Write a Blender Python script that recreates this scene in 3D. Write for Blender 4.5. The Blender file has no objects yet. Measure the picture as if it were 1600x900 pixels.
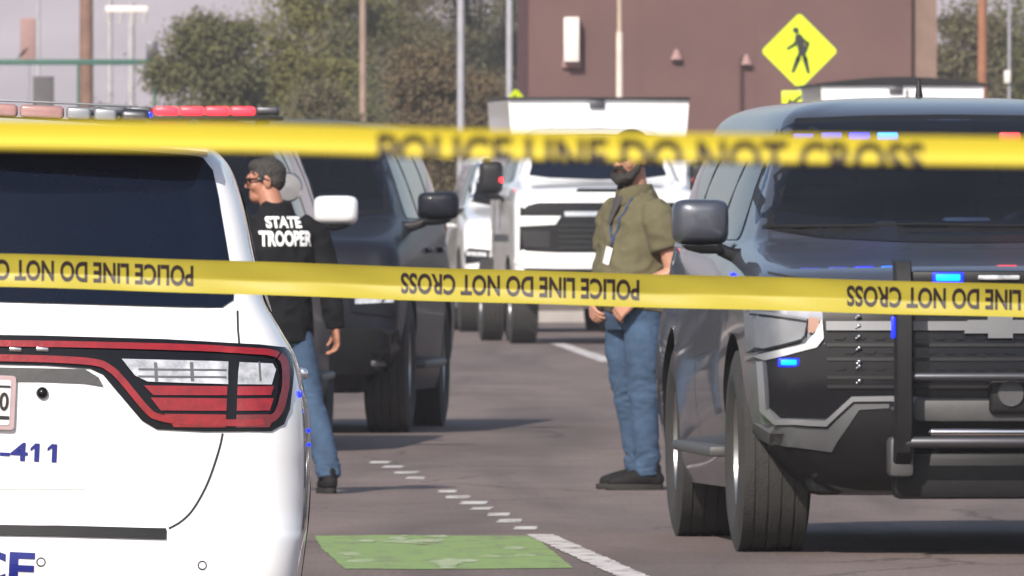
import bpy, bmesh, math, random
import numpy as np
from mathutils import Vector, Matrix, noise
from mathutils.bvhtree import BVHTree
from mathutils.geometry import delaunay_2d_cdt

R = math.radians
SC = bpy.context.scene
COL = SC.collection
# ------------------------------------------------------------------ camera
F = 24000.0                 # focal length in photo pixels (1600 wide)
CH, HY = 1.35, 345.0        # camera height, horizon row
cam = bpy.data.cameras.new('camera'); camo = bpy.data.objects.new('camera', cam); COL.objects.link(camo)
cam.sensor_width = 36; cam.lens = 36 * F / 1600; cam.clip_start = 0.5; cam.clip_end = 6000
camo.location = (0, 0, CH); camo.rotation_euler = (R(90) - math.atan((450 - HY) / F), 0, 0)
cam.dof.use_dof = True; cam.dof.focus_distance = 45; cam.dof.aperture_fstop = cam.lens / 15.5
SC.camera = camo
# ------------------------------------------------------------------ light
SUN_EL, SUN_AZ = R(35), R(200)          # behind the camera, a little to its left
w = bpy.data.worlds.new('World'); SC.world = w; w.use_nodes = True
nt = w.node_tree; bg = nt.nodes['Background']; sky = nt.nodes.new('ShaderNodeTexSky')
sky.sky_type = 'NISHITA'; sky.sun_disc = False; sky.sun_elevation = SUN_EL; sky.sun_rotation = SUN_AZ
sky.air_density = 1.0; sky.dust_density = 2.0; sky.ozone_density = 1.0
nt.links.new(sky.outputs[0], bg.inputs[0]); bg.inputs[1].default_value = 0.095
sl = bpy.data.lights.new('sun', 'SUN'); so = bpy.data.objects.new('sun', sl); COL.objects.link(so)
sl.energy = 4.0; sl.angle = R(0.5); sl.color = (1.0, 0.94, 0.86)
d = Vector((-math.sin(SUN_AZ) * math.cos(SUN_EL), -math.cos(SUN_AZ) * math.cos(SUN_EL), -math.sin(SUN_EL)))
so.rotation_euler = d.to_track_quat('-Z', 'Y').to_euler(); so.location = (-20, -60, 60)
vs = SC.view_settings; vs.view_transform = 'Standard'; vs.look = 'None'; vs.exposure = 0.62; vs.gamma = 1; vs.use_curve_mapping = False
try:
    SC.cycles.max_bounces = 6; SC.cycles.use_denoising = True
except Exception: pass

def at(px, py, dist): return Vector(((px - 800) / F * dist, dist, CH + (HY - py) / F * dist))

# ------------------------------------------------------------------ materials
def mat(name, col, rough=.5, metal=0, coat=0, vary=0, scale=4, bump=0, bscale=60, emit=0, spec=.5, translucent=0, island=0, coat_rough=.03):
    m = bpy.data.materials.new(name); m.use_nodes = True
    n = m.node_tree.nodes; l = m.node_tree.links; p = n['Principled BSDF']
    c = (*col, 1)
    p.inputs['Base Color'].default_value = c; p.inputs['Roughness'].default_value = rough
    p.inputs['Metallic'].default_value = metal; p.inputs['Coat Weight'].default_value = coat
    p.inputs['Coat Roughness'].default_value = coat_rough; p.inputs['Specular IOR Level'].default_value = spec
    tc = n.new('ShaderNodeTexCoord')
    if vary or island:
        mx = n.new('ShaderNodeMix'); mx.data_type = 'RGBA'
        v = vary or island
        mx.inputs[6].default_value = (*[max(0, k * (1 - v)) for k in col], 1); mx.inputs[7].default_value = (*[min(1, k * (1 + v)) for k in col], 1)
        if island:
            g = n.new('ShaderNodeNewGeometry'); nz = n.new('ShaderNodeTexNoise'); nz.inputs['Scale'].default_value = scale
            l.new(tc.outputs['Object'], nz.inputs['Vector'])
            ad = n.new('ShaderNodeMath'); ad.operation = 'MULTIPLY_ADD'; ad.inputs[1].default_value = .55
            s2 = n.new('ShaderNodeMath'); s2.operation = 'MULTIPLY'; s2.inputs[1].default_value = .45
            l.new(nz.outputs[0], s2.inputs[0]); l.new(g.outputs['Random Per Island'], ad.inputs[0]); l.new(s2.outputs[0], ad.inputs[2])
            l.new(ad.outputs[0], mx.inputs[0])
        else:
            nz = n.new('ShaderNodeTexNoise'); nz.inputs['Scale'].default_value = scale; nz.inputs['Detail'].default_value = 8; nz.inputs['Roughness'].default_value = .65
            l.new(tc.outputs['Object'], nz.inputs['Vector'])
            mr = n.new('ShaderNodeMapRange'); mr.inputs[1].default_value = .3; mr.inputs[2].default_value = .7
            l.new(nz.outputs[0], mr.inputs[0]); l.new(mr.outputs[0], mx.inputs[0])
        l.new(mx.outputs[2], p.inputs['Base Color'])
    if bump:
        nb = n.new('ShaderNodeTexNoise'); nb.inputs['Scale'].default_value = bscale; nb.inputs['Detail'].default_value = 6
        l.new(tc.outputs['Object'], nb.inputs['Vector'])
        b = n.new('ShaderNodeBump'); b.inputs['Strength'].default_value = bump; b.inputs['Distance'].default_value = .01
        l.new(nb.outputs[0], b.inputs['Height']); l.new(b.outputs[0], p.inputs['Normal'])
    if emit:
        p.inputs['Emission Color'].default_value = c; p.inputs['Emission Strength'].default_value = emit
    if translucent:
        t = n.new('ShaderNodeBsdfTranslucent'); t.inputs[0].default_value = c
        ms = n.new('ShaderNodeMixShader'); ms.inputs[0].default_value = translucent
        l.new(p.outputs[0], ms.inputs[1]); l.new(t.outputs[0], ms.inputs[2]); l.new(ms.outputs[0], n['Material Output'].inputs[0])
    return m

M = dict(
    white=mat('white_paint', (.80, .80, .81), .30, coat=1, vary=.02, scale=3),
    grey_paint=mat('slate_paint', (.066, .072, .092), .42, metal=.45, coat=.75, vary=.10, scale=2, coat_rough=.03),
    navy_paint=mat('navy_paint', (.010, .011, .018), .5, metal=.1, coat=.16, vary=.15, scale=2, coat_rough=.04, spec=.18),
    black_paint=mat('black_paint', (.014, .015, .018), .35, coat=1, vary=.1, scale=2),
    silver_paint=mat('silver_paint', (.55, .56, .58), .35, metal=.4, coat=1, vary=.04, scale=2),
    glass=mat('tinted_glass', (.004, .007, .016), .04, spec=.32, vary=.1),
    black=mat('black_plastic', (.011, .011, .012), .5, vary=.25, scale=20, spec=.28),
    gloss_black=mat('gloss_black', (.006, .006, .008), .16, vary=.1, spec=.3),
    grey_plastic=mat('grey_plastic', (.06, .06, .062), .55, vary=.15, scale=15, bump=.1),
    rubber=mat('tyre_rubber', (.030, .028, .027), .85, vary=.25, scale=9, bump=.4, bscale=90),
    steel=mat('dark_steel', (.10, .10, .11), .4, metal=.8, vary=.1),
    alloy=mat('alloy', (.35, .35, .36), .3, metal=.9, vary=.1),
    chrome=mat('chrome', (.72, .72, .74), .12, metal=1, vary=.03),
    satin=mat('satin_silver', (.25, .255, .27), .42, metal=.55, vary=.05),
    lens=mat('lamp_lens', (.10, .108, .125), .5, metal=.1, coat=.25, vary=.15, scale=14),
    red_lens=mat('red_lens', (.24, .005, .007), .14, coat=1, vary=.25, scale=30, bump=.25, bscale=70),
    red_dark=mat('dark_red_lens', (.15, .008, .009), .14, coat=1, vary=.2, scale=30),
    pink_lens=mat('unlit_red_lens', (.30, .16, .145), .2, coat=1, vary=.15, scale=20),
    clear=mat('clear_lens', (.55, .56, .58), .15, metal=.3, coat=1, vary=.55, scale=16),
    dim_silver=mat('dull_silver', (.13, .132, .14), .5, metal=.4, vary=.08),
    orange=mat('amber_lens', (.26, .12, .07), .2, coat=1, vary=.2),
    blue_on=mat('blue_lamp', (.006, .015, 1.0), .3, emit=2.2),
    cyan_on=mat('blue_lamp_core', (.0, .17, 1.0), .3, emit=3),
    blue_dim=mat('dim_blue_lamp', (.05, .06, .60), .3, emit=.9),
    red_on=mat('red_lamp', (1.0, .025, .04), .3, emit=2),
    seam=mat('panel_gap', (.02, .02, .02), .8, vary=.1),
    blue_text=mat('blue_decal', (.008, .014, .17), .4, vary=.1),
    plate=mat('plate_white', (.62, .60, .60), .4, vary=.08),
    plate_edge=mat('plate_frame', (.42, .30, .31), .35, vary=.1),
    # people
    skin=mat('skin', (.42, .21, .14), .55, vary=.12, scale=14),
    skin2=mat('tanned_skin', (.36, .16, .10), .55, vary=.12, scale=14),
    hair=mat('dark_hair', (.020, .016, .014), .75, vary=.4, scale=60, bump=.6, bscale=120),
    greyhair=mat('greying_hair', (.032, .028, .025), .8, vary=.5, scale=50, bump=.6, bscale=120),
    olive=mat('olive_cloth', (.105, .092, .048), .9, vary=.12, scale=10, bump=.25, bscale=160),
    dkolive=mat('dark_collar_cloth', (.045, .042, .040), .9, vary=.15),
    jacket=mat('black_cloth', (.0085, .0085, .010), .9, spec=.2, vary=.2, scale=8, bump=.3, bscale=90),
    denim=mat('blue_denim', (.036, .068, .122), .9, vary=.35, scale=7, bump=.3, bscale=180),
    shoe=mat('black_shoe', (.010, .009, .009), .75, vary=.3, scale=20, spec=.2),
    sole=mat('shoe_sole', (.028, .026, .024), .85, vary=.2, spec=.2),
    lanyard=mat('navy_lanyard', (.02, .04, .12), .7, vary=.1),
    white_text=mat('white_print', (.80, .80, .80), .6, vary=.05),
    # tape
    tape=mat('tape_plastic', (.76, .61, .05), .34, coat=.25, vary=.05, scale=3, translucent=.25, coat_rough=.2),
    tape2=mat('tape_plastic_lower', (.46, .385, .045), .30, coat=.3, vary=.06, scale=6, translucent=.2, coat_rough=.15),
    ink=mat('tape_print', (.020, .010, .012), .5, vary=.2),
    # setting
    sign=mat('sign_sheeting', (.60, .74, .0), .5, vary=.03),
    sign_ink=mat('sign_black', (.012, .012, .012), .5, vary=.1),
    pole_grey=mat('galvanised_pole', (.33, .33, .36), .5, metal=.2, vary=.12),
    pole_brown=mat('brown_pole', (.19, .105, .075), .8, vary=.25, scale=3),
    pole_beige=mat('beige_pole', (.42, .33, .25), .8, vary=.2, scale=2),
    pole_cream=mat('cream_pole', (.60, .53, .46), .7, vary=.1),
    green_steel=mat('green_steel', (.03, .10, .075), .6, vary=.2),
    wall=mat('maroon_stucco', (.118, .064, .059), .9, vary=.12, scale=.6, bump=.15, bscale=25),
    wall_shaded=mat('shaded_maroon', (.050, .020, .026), .8, vary=.1),  # wall maroon with the shade painted into the colour
    brick=mat('brown_brick', (.19, .125, .10), .9, vary=.15, scale=3),
    fixture=mat('cream_fixture', (.72, .66, .62), .6, vary=.05),
    pinkish=mat('dusty_pink', (.30, .18, .17), .8, vary=.1),
    bark=mat('bark', (.10, .075, .055), .9, vary=.3),
    concrete=mat('concrete', (.30, .27, .25), .9, vary=.15, scale=2),
)

def clear_glass(name, tint):
    m = bpy.data.materials.new(name); m.use_nodes = True; n = m.node_tree.nodes; l = m.node_tree.links; n.remove(n['Principled BSDF'])
    tr = n.new('ShaderNodeBsdfTransparent'); tr.inputs[0].default_value = (*tint, 1); gl = n.new('ShaderNodeBsdfGlossy'); gl.inputs['Roughness'].default_value = .03
    fr = n.new('ShaderNodeFresnel'); fr.inputs[0].default_value = 1.62; nz = n.new('ShaderNodeTexNoise'); nz.inputs['Scale'].default_value = 3
    df = n.new('ShaderNodeBsdfDiffuse'); df.inputs[0].default_value = (.35, .33, .30, 1)                 # a film of dust
    mr = n.new('ShaderNodeMapRange'); mr.inputs[3].default_value = .0; mr.inputs[4].default_value = .022; l.new(nz.outputs[0], mr.inputs[0])
    m1 = n.new('ShaderNodeMixShader'); l.new(fr.outputs[0], m1.inputs[0]); l.new(tr.outputs[0], m1.inputs[1]); l.new(gl.outputs[0], m1.inputs[2])
    m2 = n.new('ShaderNodeMixShader'); l.new(mr.outputs[0], m2.inputs[0]); l.new(m1.outputs[0], m2.inputs[1]); l.new(df.outputs[0], m2.inputs[2]); l.new(m2.outputs[0], n['Material Output'].inputs[0])
    return m
M['screen_glass'] = clear_glass('windscreen_glass', (.34, .42, .60))
M['cabin'] = mat('cabin_trim', (.035, .034, .034), .8, vary=.2)
M['cabin_grey'] = mat('cabin_grey', (.16, .17, .18), .6, vary=.15)

# ------------------------------------------------------------------ object helpers
def finish(name, me, material, parent=None, smooth=40):
    if material is not None:
        for x in (material if isinstance(material, (list, tuple)) else [material]): me.materials.append(x)
    if smooth:
        me.shade_smooth()
        if smooth < 180: me.set_sharp_from_angle(angle=R(smooth))
    o = bpy.data.objects.new(name, me); COL.objects.link(o)
    if parent is not None: o.parent = parent
    return o

def obj(name, bm, material, parent=None, smooth=40, recalc=True):
    if recalc: bmesh.ops.recalc_face_normals(bm, faces=bm.faces[:])
    me = bpy.data.meshes.new(name); bm.to_mesh(me); bm.free()
    return finish(name, me, material, parent, smooth)

def tag(o, label=None, cat=None, group=None, kind=None):
    if label: o['label'] = label
    if cat: o['category'] = cat
    if group: o['group'] = group
    if kind: o['kind'] = kind
    return o

def thing(name, label, cat, loc=(0, 0, 0), rz=0, group=None, rot=None, scale=None):
    o = bpy.data.objects.new(name, None); COL.objects.link(o); o.empty_display_size = .2
    o.location = loc; o.rotation_euler = rot or (0, 0, rz)
    if scale: o.scale = scale
    return tag(o, label, cat, group)

def struct(o): o['kind'] = 'structure'; return o

def NB(): return bmesh.new()

def rbox(bm, c, s, bev=0, seg=2, rot=None):
    r = bmesh.ops.create_cube(bm, size=1); vv = r['verts']
    bmesh.ops.scale(bm, vec=s, verts=vv)
    if bev:
        ed = list({e for v in vv for e in v.link_edges})
        rr = bmesh.ops.bevel(bm, geom=ed, offset=bev, segments=seg, affect='EDGES', profile=.5)
        vv = list({v for f in rr['faces'] for v in f.verts} | {v for v in vv if v.is_valid})
    if rot is not None: bmesh.ops.rotate(bm, cent=(0, 0, 0), matrix=rot, verts=vv)
    bmesh.ops.translate(bm, vec=c, verts=vv)
    return vv

def ring_loft(bm, rings, closed=False, caps=True):
    rs = [[bm.verts.new(p) for p in r] for r in rings]
    n = len(rs[0])
    for a, b in zip(rs[:-1], rs[1:]):
        for i in range(n):
            j = (i + 1) % n
            bm.faces.new((a[i], a[j], b[j], b[i]))
    if closed:
        a, b = rs[-1], rs[0]
        for i in range(n):
            j = (i + 1) % n; bm.faces.new((a[i], a[j], b[j], b[i]))
    elif caps:
        bm.faces.new(rs[0][::-1]); bm.faces.new(rs[-1])
    return rs

def tube(bm, pts, rad, n=10, round_ends=True):
    pts = [Vector(p) for p in pts]
    if not isinstance(rad, (list, tuple)): rad = [rad] * len(pts)
    P, Q = [], []
    if round_ends:
        d0 = (pts[1] - pts[0]).normalized(); d1 = (pts[-1] - pts[-2]).normalized()
        for a in (80, 50, 25): P.append(pts[0] - d0 * rad[0] * math.sin(R(a))); Q.append(rad[0] * math.cos(R(a)))
        P += pts; Q += list(rad)
        for a in (25, 50, 80): P.append(pts[-1] + d1 * rad[-1] * math.sin(R(a))); Q.append(rad[-1] * math.cos(R(a)))
    else: P, Q = pts, list(rad)
    rings = []; up = None
    for i, p in enumerate(P):
        t = (P[min(i + 1, len(P) - 1)] - P[max(i - 1, 0)]).normalized()
        if up is None: up = t.orthogonal().normalized()
        up = (up - t * up.dot(t)).normalized(); s = t.cross(up)
        rings.append([p + (up * math.cos(2 * math.pi * k / n) + s * math.sin(2 * math.pi * k / n)) * Q[i] for k in range(n)])
    ring_loft(bm, rings)

def lathe_x(bm, prof, c=(0, 0, 0), n=48):
    """revolve a closed (x, r) profile about the x axis"""
    rings = []
    for k in range(n):
        a = 2 * math.pi * k / n
        rings.append([Vector((c[0] + x, c[1] + r * math.cos(a), c[2] + r * math.sin(a))) for x, r in prof])
    ring_loft(bm, rings, closed=True)

def prism(bm, poly, y0, y1):
    """extrude an (x, z) polygon along y"""
    a = [bm.verts.new((x, y0, z)) for x, z in poly]; b = [bm.verts.new((x, y1, z)) for x, z in poly]
    n = len(poly)
    bm.faces.new(a); bm.faces.new(b[::-1])
    for i in range(n): bm.faces.new((a[i], b[i], b[(i + 1) % n], a[(i + 1) % n]))

def mir(poly): return [(-x, z) for x, z in poly][::-1]

# ------------------------------------------------------------------ lofted vehicle bodies
def pchip(xs, ys, q):
    xs, ys = np.array(xs, float), np.array(ys, float); h = np.diff(xs); dl = np.diff(ys) / h; dd = np.zeros_like(ys)
    for i in range(1, len(xs) - 1):
        if dl[i - 1] * dl[i] > 0:
            w1, w2 = 2 * h[i] + h[i - 1], h[i] + 2 * h[i - 1]; dd[i] = (w1 + w2) / (w1 / dl[i - 1] + w2 / dl[i])
    dd[0], dd[-1] = dl[0], dl[-1]
    k = np.clip(np.searchsorted(xs, q) - 1, 0, len(h) - 1); t = (q - xs[k]) / h[k]
    return ((2*t**3 - 3*t**2 + 1) * ys[k] + (t**3 - 2*t**2 + t) * h[k] * dd[k] + (-2*t**3 + 3*t**2) * ys[k+1] + (t**3 - t**2) * h[k] * dd[k+1])

def outline(yn, yf, wn, wm, wf, bn, bf, rn, rf, cz):
    pts = []
    rn = min(rn, wn * .9); rf = min(rf, wf * .9)
    for i in range(14):
        x = (wn - rn) * i / 14; pts.append((x, yn + bn * (x / wn) ** 2.2))
    yc = yn + bn * ((wn - rn) / wn) ** 2.2; ye = yc + max(rn, .01)
    for i in range(9):
        a = math.pi / 2 * i / 9; pts.append((wn - rn + rn * math.sin(a) ** .9, yc + (ye - yc) * (1 - math.cos(a))))
    y2c = yf - bf * ((wf - rf) / wf) ** 2.2; y2e = y2c - max(rf, .01)
    for i in range(31):
        t = i / 30; ww = wn * (1 - t) + wf * t + (wm - (wn + wf) / 2) * (1 - (2 * t - 1) ** 4)
        pts.append((ww, ye + (y2e - ye) * t))
    for i in range(1, 10):
        a = math.pi / 2 * (1 - i / 9); pts.append((wf - rf + rf * math.sin(a) ** .9, y2c - (y2c - y2e) * (1 - math.cos(a))))
    for i in range(1, 11):
        x = (wf - rf) * (1 - i / 10); pts.append((x, yf - bf * (x / wf) ** 2.2))
    return pts

def car_body(name, rows, material, parent, arches=(), sub=7, arch_r=.46):
    rows = np.array([list(r) + [0] * (11 - len(r)) for r in rows], float); K = len(rows)
    q = np.linspace(0, K - 1, (K - 1) * sub + 1)
    I = np.stack([pchip(np.arange(K), rows[:, c], q) for c in range(11)], 1)
    bm = NB(); rings = []
    for r in I:
        h = outline(*r[1:11]); wmax = max(p[0] for p in h)
        right = [Vector((x, y, r[0] + r[10] * (1 - (x / wmax) ** 2))) for x, y in h]
        left = [Vector((-p.x, p.y, p.z)) for p in right[1:-1]][::-1]
        rings.append(right + left)
    ring_loft(bm, rings)
    bmesh.ops.recalc_face_normals(bm, faces=bm.faces[:])
    bvh = BVHTree.FromBMesh(bm)
    me = bpy.data.meshes.new(name); bm.to_mesh(me); bm.free()
    o = finish(name, me, [material, M['black']], parent, smooth=55)
    if arches:
        cb = NB()
        for (y, z) in arches:
            for s in (-1, 1):
                rg = [[Vector((s * xx, y + arch_r * math.cos(2*math.pi*k/40), z + arch_r * math.sin(2*math.pi*k/40))) for k in range(40)] for xx in (.62, 1.4)]
                ring_loft(cb, rg)
        bmesh.ops.recalc_face_normals(cb, faces=cb.faces[:])
        cm = bpy.data.meshes.new('cutter'); cb.to_mesh(cm); cb.free()
        co = bpy.data.objects.new('cutter', cm); COL.objects.link(co)
        md = o.modifiers.new('b', 'BOOLEAN'); md.object = co; md.operation = 'DIFFERENCE'; md.solver = 'EXACT'
        pm = o.parent; o.parent = None
        dg = bpy.context.evaluated_depsgraph_get(); dg.update()
        nm = bpy.data.meshes.new_from_object(o.evaluated_get(dg))
        o.modifiers.clear(); o.data = nm; nm.name = name; o.parent = pm
        bpy.data.objects.remove(co)
        for p in nm.polygons:
            p.material_index = 0; c = p.center
            for (y, z) in arches:
                if math.hypot(c.y - y, c.z - z) < arch_r + .003 and .6 < abs(c.x) < 1.3: p.material_index = 1
        nm.shade_smooth(); nm.set_sharp_from_angle(angle=R(45))
    o['_'] = 0; del o['_']
    return o, bvh

AX = {'near': (Vector((0, 1, 0)), lambda a, b: Vector((a, -4, b))), 'far': (Vector((0, -1, 0)), lambda a, b: Vector((a, 14, b))),
      'right': (Vector((-1, 0, 0)), lambda a, b: Vector((4, a, b))), 'left': (Vector((1, 0, 0)), lambda a, b: Vector((-4, a, b))),
      'top': (Vector((0, 0, -1)), lambda a, b: Vector((a, b, 6)))}

def hit(bvh, a, b, axis):
    dr, org = AX[axis]; o = org(a, b); loc, nn, i, dist = bvh.ray_cast(o, dr)
    if loc is None:
        loc, nn, i, dist = bvh.find_nearest(o + dr * 4.2)
    if nn.dot(dr) > 0: nn = -nn
    return loc, nn

def inpoly(x, y, poly):
    c = False; n = len(poly)
    for i in range(n):
        x1, y1 = poly[i]; x2, y2 = poly[i - 1]
        if (y1 > y) != (y2 > y) and x < (x2 - x1) * (y - y1) / (y2 - y1) + x1: c = not c
    return c

def rounded(poly, r, seg=5):
    out = []; n = len(poly)
    for i in range(n):
        p = Vector(poly[i]); a = Vector(poly[i - 1]); b = Vector(poly[(i + 1) % n])
        rr = min(r, (a - p).length * .45, (b - p).length * .45)
        s = p + (a - p).normalized() * rr; e = p + (b - p).normalized() * rr
        for k in range(seg + 1):
            t = k / seg; q = s * (1 - t) ** 2 + p * 2 * t * (1 - t) + e * t * t; out.append((q.x, q.y))
    return out

def patch_bm(bm, bvh, poly, axis='near', off=.004, step=.05, thick=0.0, r=0):
    """panel with the outline poly lying on the body surface, lifted by off; thick gives it a rim of its own"""
    if r: poly = rounded(poly, r)
    pts = []
    n = len(poly)
    for i in range(n):
        a = Vector(poly[i]); b = Vector(poly[(i + 1) % n]); k = max(1, int((b - a).length / step))
        for j in range(k): pts.append(a + (b - a) * j / k)
    m = len(pts); P2 = [(p.x, p.y) for p in pts]
    xs = [p[0] for p in P2]; ys = [p[1] for p in P2]
    y = min(ys) + step / 2
    while y < max(ys):
        x = min(xs) + step / 2
        while x < max(xs):
            if inpoly(x, y, P2) and min((Vector((x, y)) - p).length for p in pts) > step * .45: pts.append(Vector((x, y)))
            x += step
        y += step
    V, E, Fc, ov, oe, of = delaunay_2d_cdt([Vector((p[0], p[1])) for p in pts], [(i, (i + 1) % m) for i in range(m)], [], 1, 1e-6)
    H = [hit(bvh, v.x, v.y, axis) for v in V]
    top = [bm.verts.new(l + nn * (off + thick)) for l, nn in H]
    cnt = {}
    for f in Fc:
        cx = sum(V[i].x for i in f) / len(f); cy = sum(V[i].y for i in f) / len(f)
        if not inpoly(cx, cy, P2): continue
        try: bm.faces.new([top[i] for i in f])
        except ValueError: continue
        for i in range(len(f)):
            e = (f[i], f[(i + 1) % len(f)]); cnt[e] = 1
    if thick:
        bot = {}
        for (a, b) in list(cnt):
            if (b, a) not in cnt:
                for q in (a, b):
                    if q not in bot: bot[q] = bm.verts.new(H[q][0] - H[q][1] * .003)
                try: bm.faces.new((top[a], top[b], bot[b], bot[a]))
                except ValueError: pass
    for v in top:
        if not v.link_faces: bm.verts.remove(v)

def patch(name, bvh, poly, material, parent, axis='near', off=.004, step=.05, thick=0.0, r=0, both=False):
    bm = NB(); patch_bm(bm, bvh, poly, axis, off, step, thick, r)
    o = obj(name, bm, material, parent, smooth=30)
    if both:
        bm = NB(); patch_bm(bm, bvh, mir(poly), axis, off, step, thick, r)
        obj(name, bm, material, parent, smooth=30)
    return o

def strip_poly(pts, wd):
    pts = [Vector(p) for p in pts]; L, Rr = [], []
    for i, p in enumerate(pts):
        t = (pts[min(i + 1, len(pts) - 1)] - pts[max(i - 1, 0)]).normalized(); nn = Vector((-t.y, t.x))
        L.append(p + nn * wd / 2); Rr.append(p - nn * wd / 2)
    return [(p.x, p.y) for p in L + Rr[::-1]]

def smoothline(pts, k=5):
    pts = [Vector(p) for p in pts]; out = []
    for i in range(len(pts) - 1):
        p0, p1, p2, p3 = pts[max(i - 1, 0)], pts[i], pts[i + 1], pts[min(i + 2, len(pts) - 1)]
        for j in range(k):
            t = j / k; out.append(.5 * ((2 * p1) + (p2 - p0) * t + (2 * p0 - 5 * p1 + 4 * p2 - p3) * t * t + (3 * p1 - p0 - 3 * p2 + p3) * t ** 3))
    out.append(pts[-1]); return [(p.x, p.y) for p in out]

def text2d(s, bold=0.0):
    cu = bpy.data.curves.new('t', 'FONT'); cu.body = s; cu.size = 1; cu.offset = bold; cu.resolution_u = 4
    o = bpy.data.objects.new('t', cu); COL.objects.link(o)
    dg = bpy.context.evaluated_depsgraph_get(); dg.update()
    me = bpy.data.meshes.new_from_object(o.evaluated_get(dg))
    V = [(v.co.x, v.co.y) for v in me.vertices]; Fc = [tuple(p.vertices) for p in me.polygons]
    bpy.data.objects.remove(o); bpy.data.curves.remove(cu); bpy.data.meshes.remove(me)
    xs = [v[0] for v in V]; ys = [v[1] for v in V]; x0, x1, y0, y1 = min(xs), max(xs), min(ys), max(ys)
    bm = NB(); vv = [bm.verts.new(((x - x0) / (x1 - x0), (y - y0) / (y1 - y0), 0)) for x, y in V]     # fitted to the unit square
    for f in Fc:
        try: bm.faces.new([vv[i] for i in f])
        except ValueError: pass
    for ax_, k in ((0, max(6, len(s) * 3)), (1, 8)):
        for i in range(1, k):
            co = [0, 0, 0]; no = [0, 0, 0]; co[ax_] = i / k; no[ax_] = 1
            bmesh.ops.bisect_plane(bm, geom=bm.verts[:] + bm.edges[:] + bm.faces[:], plane_co=co, plane_no=no)
    bm.verts.index_update()
    out = [(v.co.x, v.co.y) for v in bm.verts], [tuple(v.index for v in f.verts) for f in bm.faces]
    bm.free(); return out

def text_mesh(s, fn, bold=0.0, turn=False):
    V, Fc = text2d(s, bold); bm = NB()
    if turn: V = [(1 - x, 1 - y) for x, y in V]
    vv = [bm.verts.new(fn(x, y)) for x, y in V]
    for f in Fc:
        try: bm.faces.new([vv[i] for i in f])
        except ValueError: pass
    return bm

def text_on(name, bvh, s, x0, x1, z0, z1, material, parent, axis='near', off=.005, bold=.02, flip=False):
    def fn(a, b):
        l, n = hit(bvh, x0 + (x1 - x0) * a, z0 + (z1 - z0) * b, axis); return l + n * off
    return obj(name, text_mesh(s, fn, bold), material, parent, smooth=0)

# ------------------------------------------------------------------ wheels, mirrors
def wheel(parent, x, y, rad=.40, wd=.285, rim=M['alloy']):
    s = 1 if x > 0 else -1
    w_ = bpy.data.objects.new('wheel', None); COL.objects.link(w_); w_.parent = parent; w_.location = (x, y, rad)
    h = wd / 2; bm = NB(); rr = rad * .60
    tread = []
    for k in range(5):
        c = -h * .72 + k * h * .36
        tread += [(c - h * .14, rad), (c + h * .14, rad)]
        if k < 4: tread += [(c + h * .15, rad - .006), (c + h * .21, rad - .006)]
    lathe_x(bm, [(-h * .80, rr), (-h * .98, rr + .04), (-h, rad * .8), (-h * .93, rad - .03)] + tread + [(h * .93, rad - .03), (h, rad * .8), (h * .98, rr + .04), (h * .80, rr)], n=64)
    obj('tyre', bm, M['rubber'], w_, smooth=35)
    bm = NB()
    lathe_x(bm, [(s * h * .55, .02), (s * h * .62, .06), (s * h * .40, .09), (s * h * .30, rr - .03), (s * h * .80, rr - .005), (s * h * .82, rr + .01), (-s * h * .5, rr + .01), (-s * h * .5, .02)], n=40)
    for k in range(6):
        a = 2 * math.pi * k / 6
        m4 = Matrix.Rotation(a, 3, 'X')
        vv = rbox(bm, (0, 0, 0), (.035, rr * .85, .07), .01)
        bmesh.ops.translate(bm, vec=(0, rr * .5, 0), verts=vv); bmesh.ops.rotate(bm, cent=(0, 0, 0), matrix=m4, verts=vv)
        bmesh.ops.translate(bm, vec=(s * h * .5, 0, 0), verts=vv)
    obj('rim', bm, rim, w_, smooth=35)
    return w_

def shaped(bm, rings):            # rings: (center, rx vec, rz vec, power) -> rounded-rect rings
    out = []
    for c, a, b, pw in rings:
        c, a, b = Vector(c), Vector(a), Vector(b); r_ = []
        for k in range(28):
            t = 2 * math.pi * k / 28; ct, st = math.cos(t), math.sin(t)
            r_.append(c + a * (abs(ct) ** pw * (1 if ct >= 0 else -1)) + b * (abs(st) ** pw * (1 if st >= 0 else -1)))
        out.append(r_)
    ring_loft(bm, out)

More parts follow.
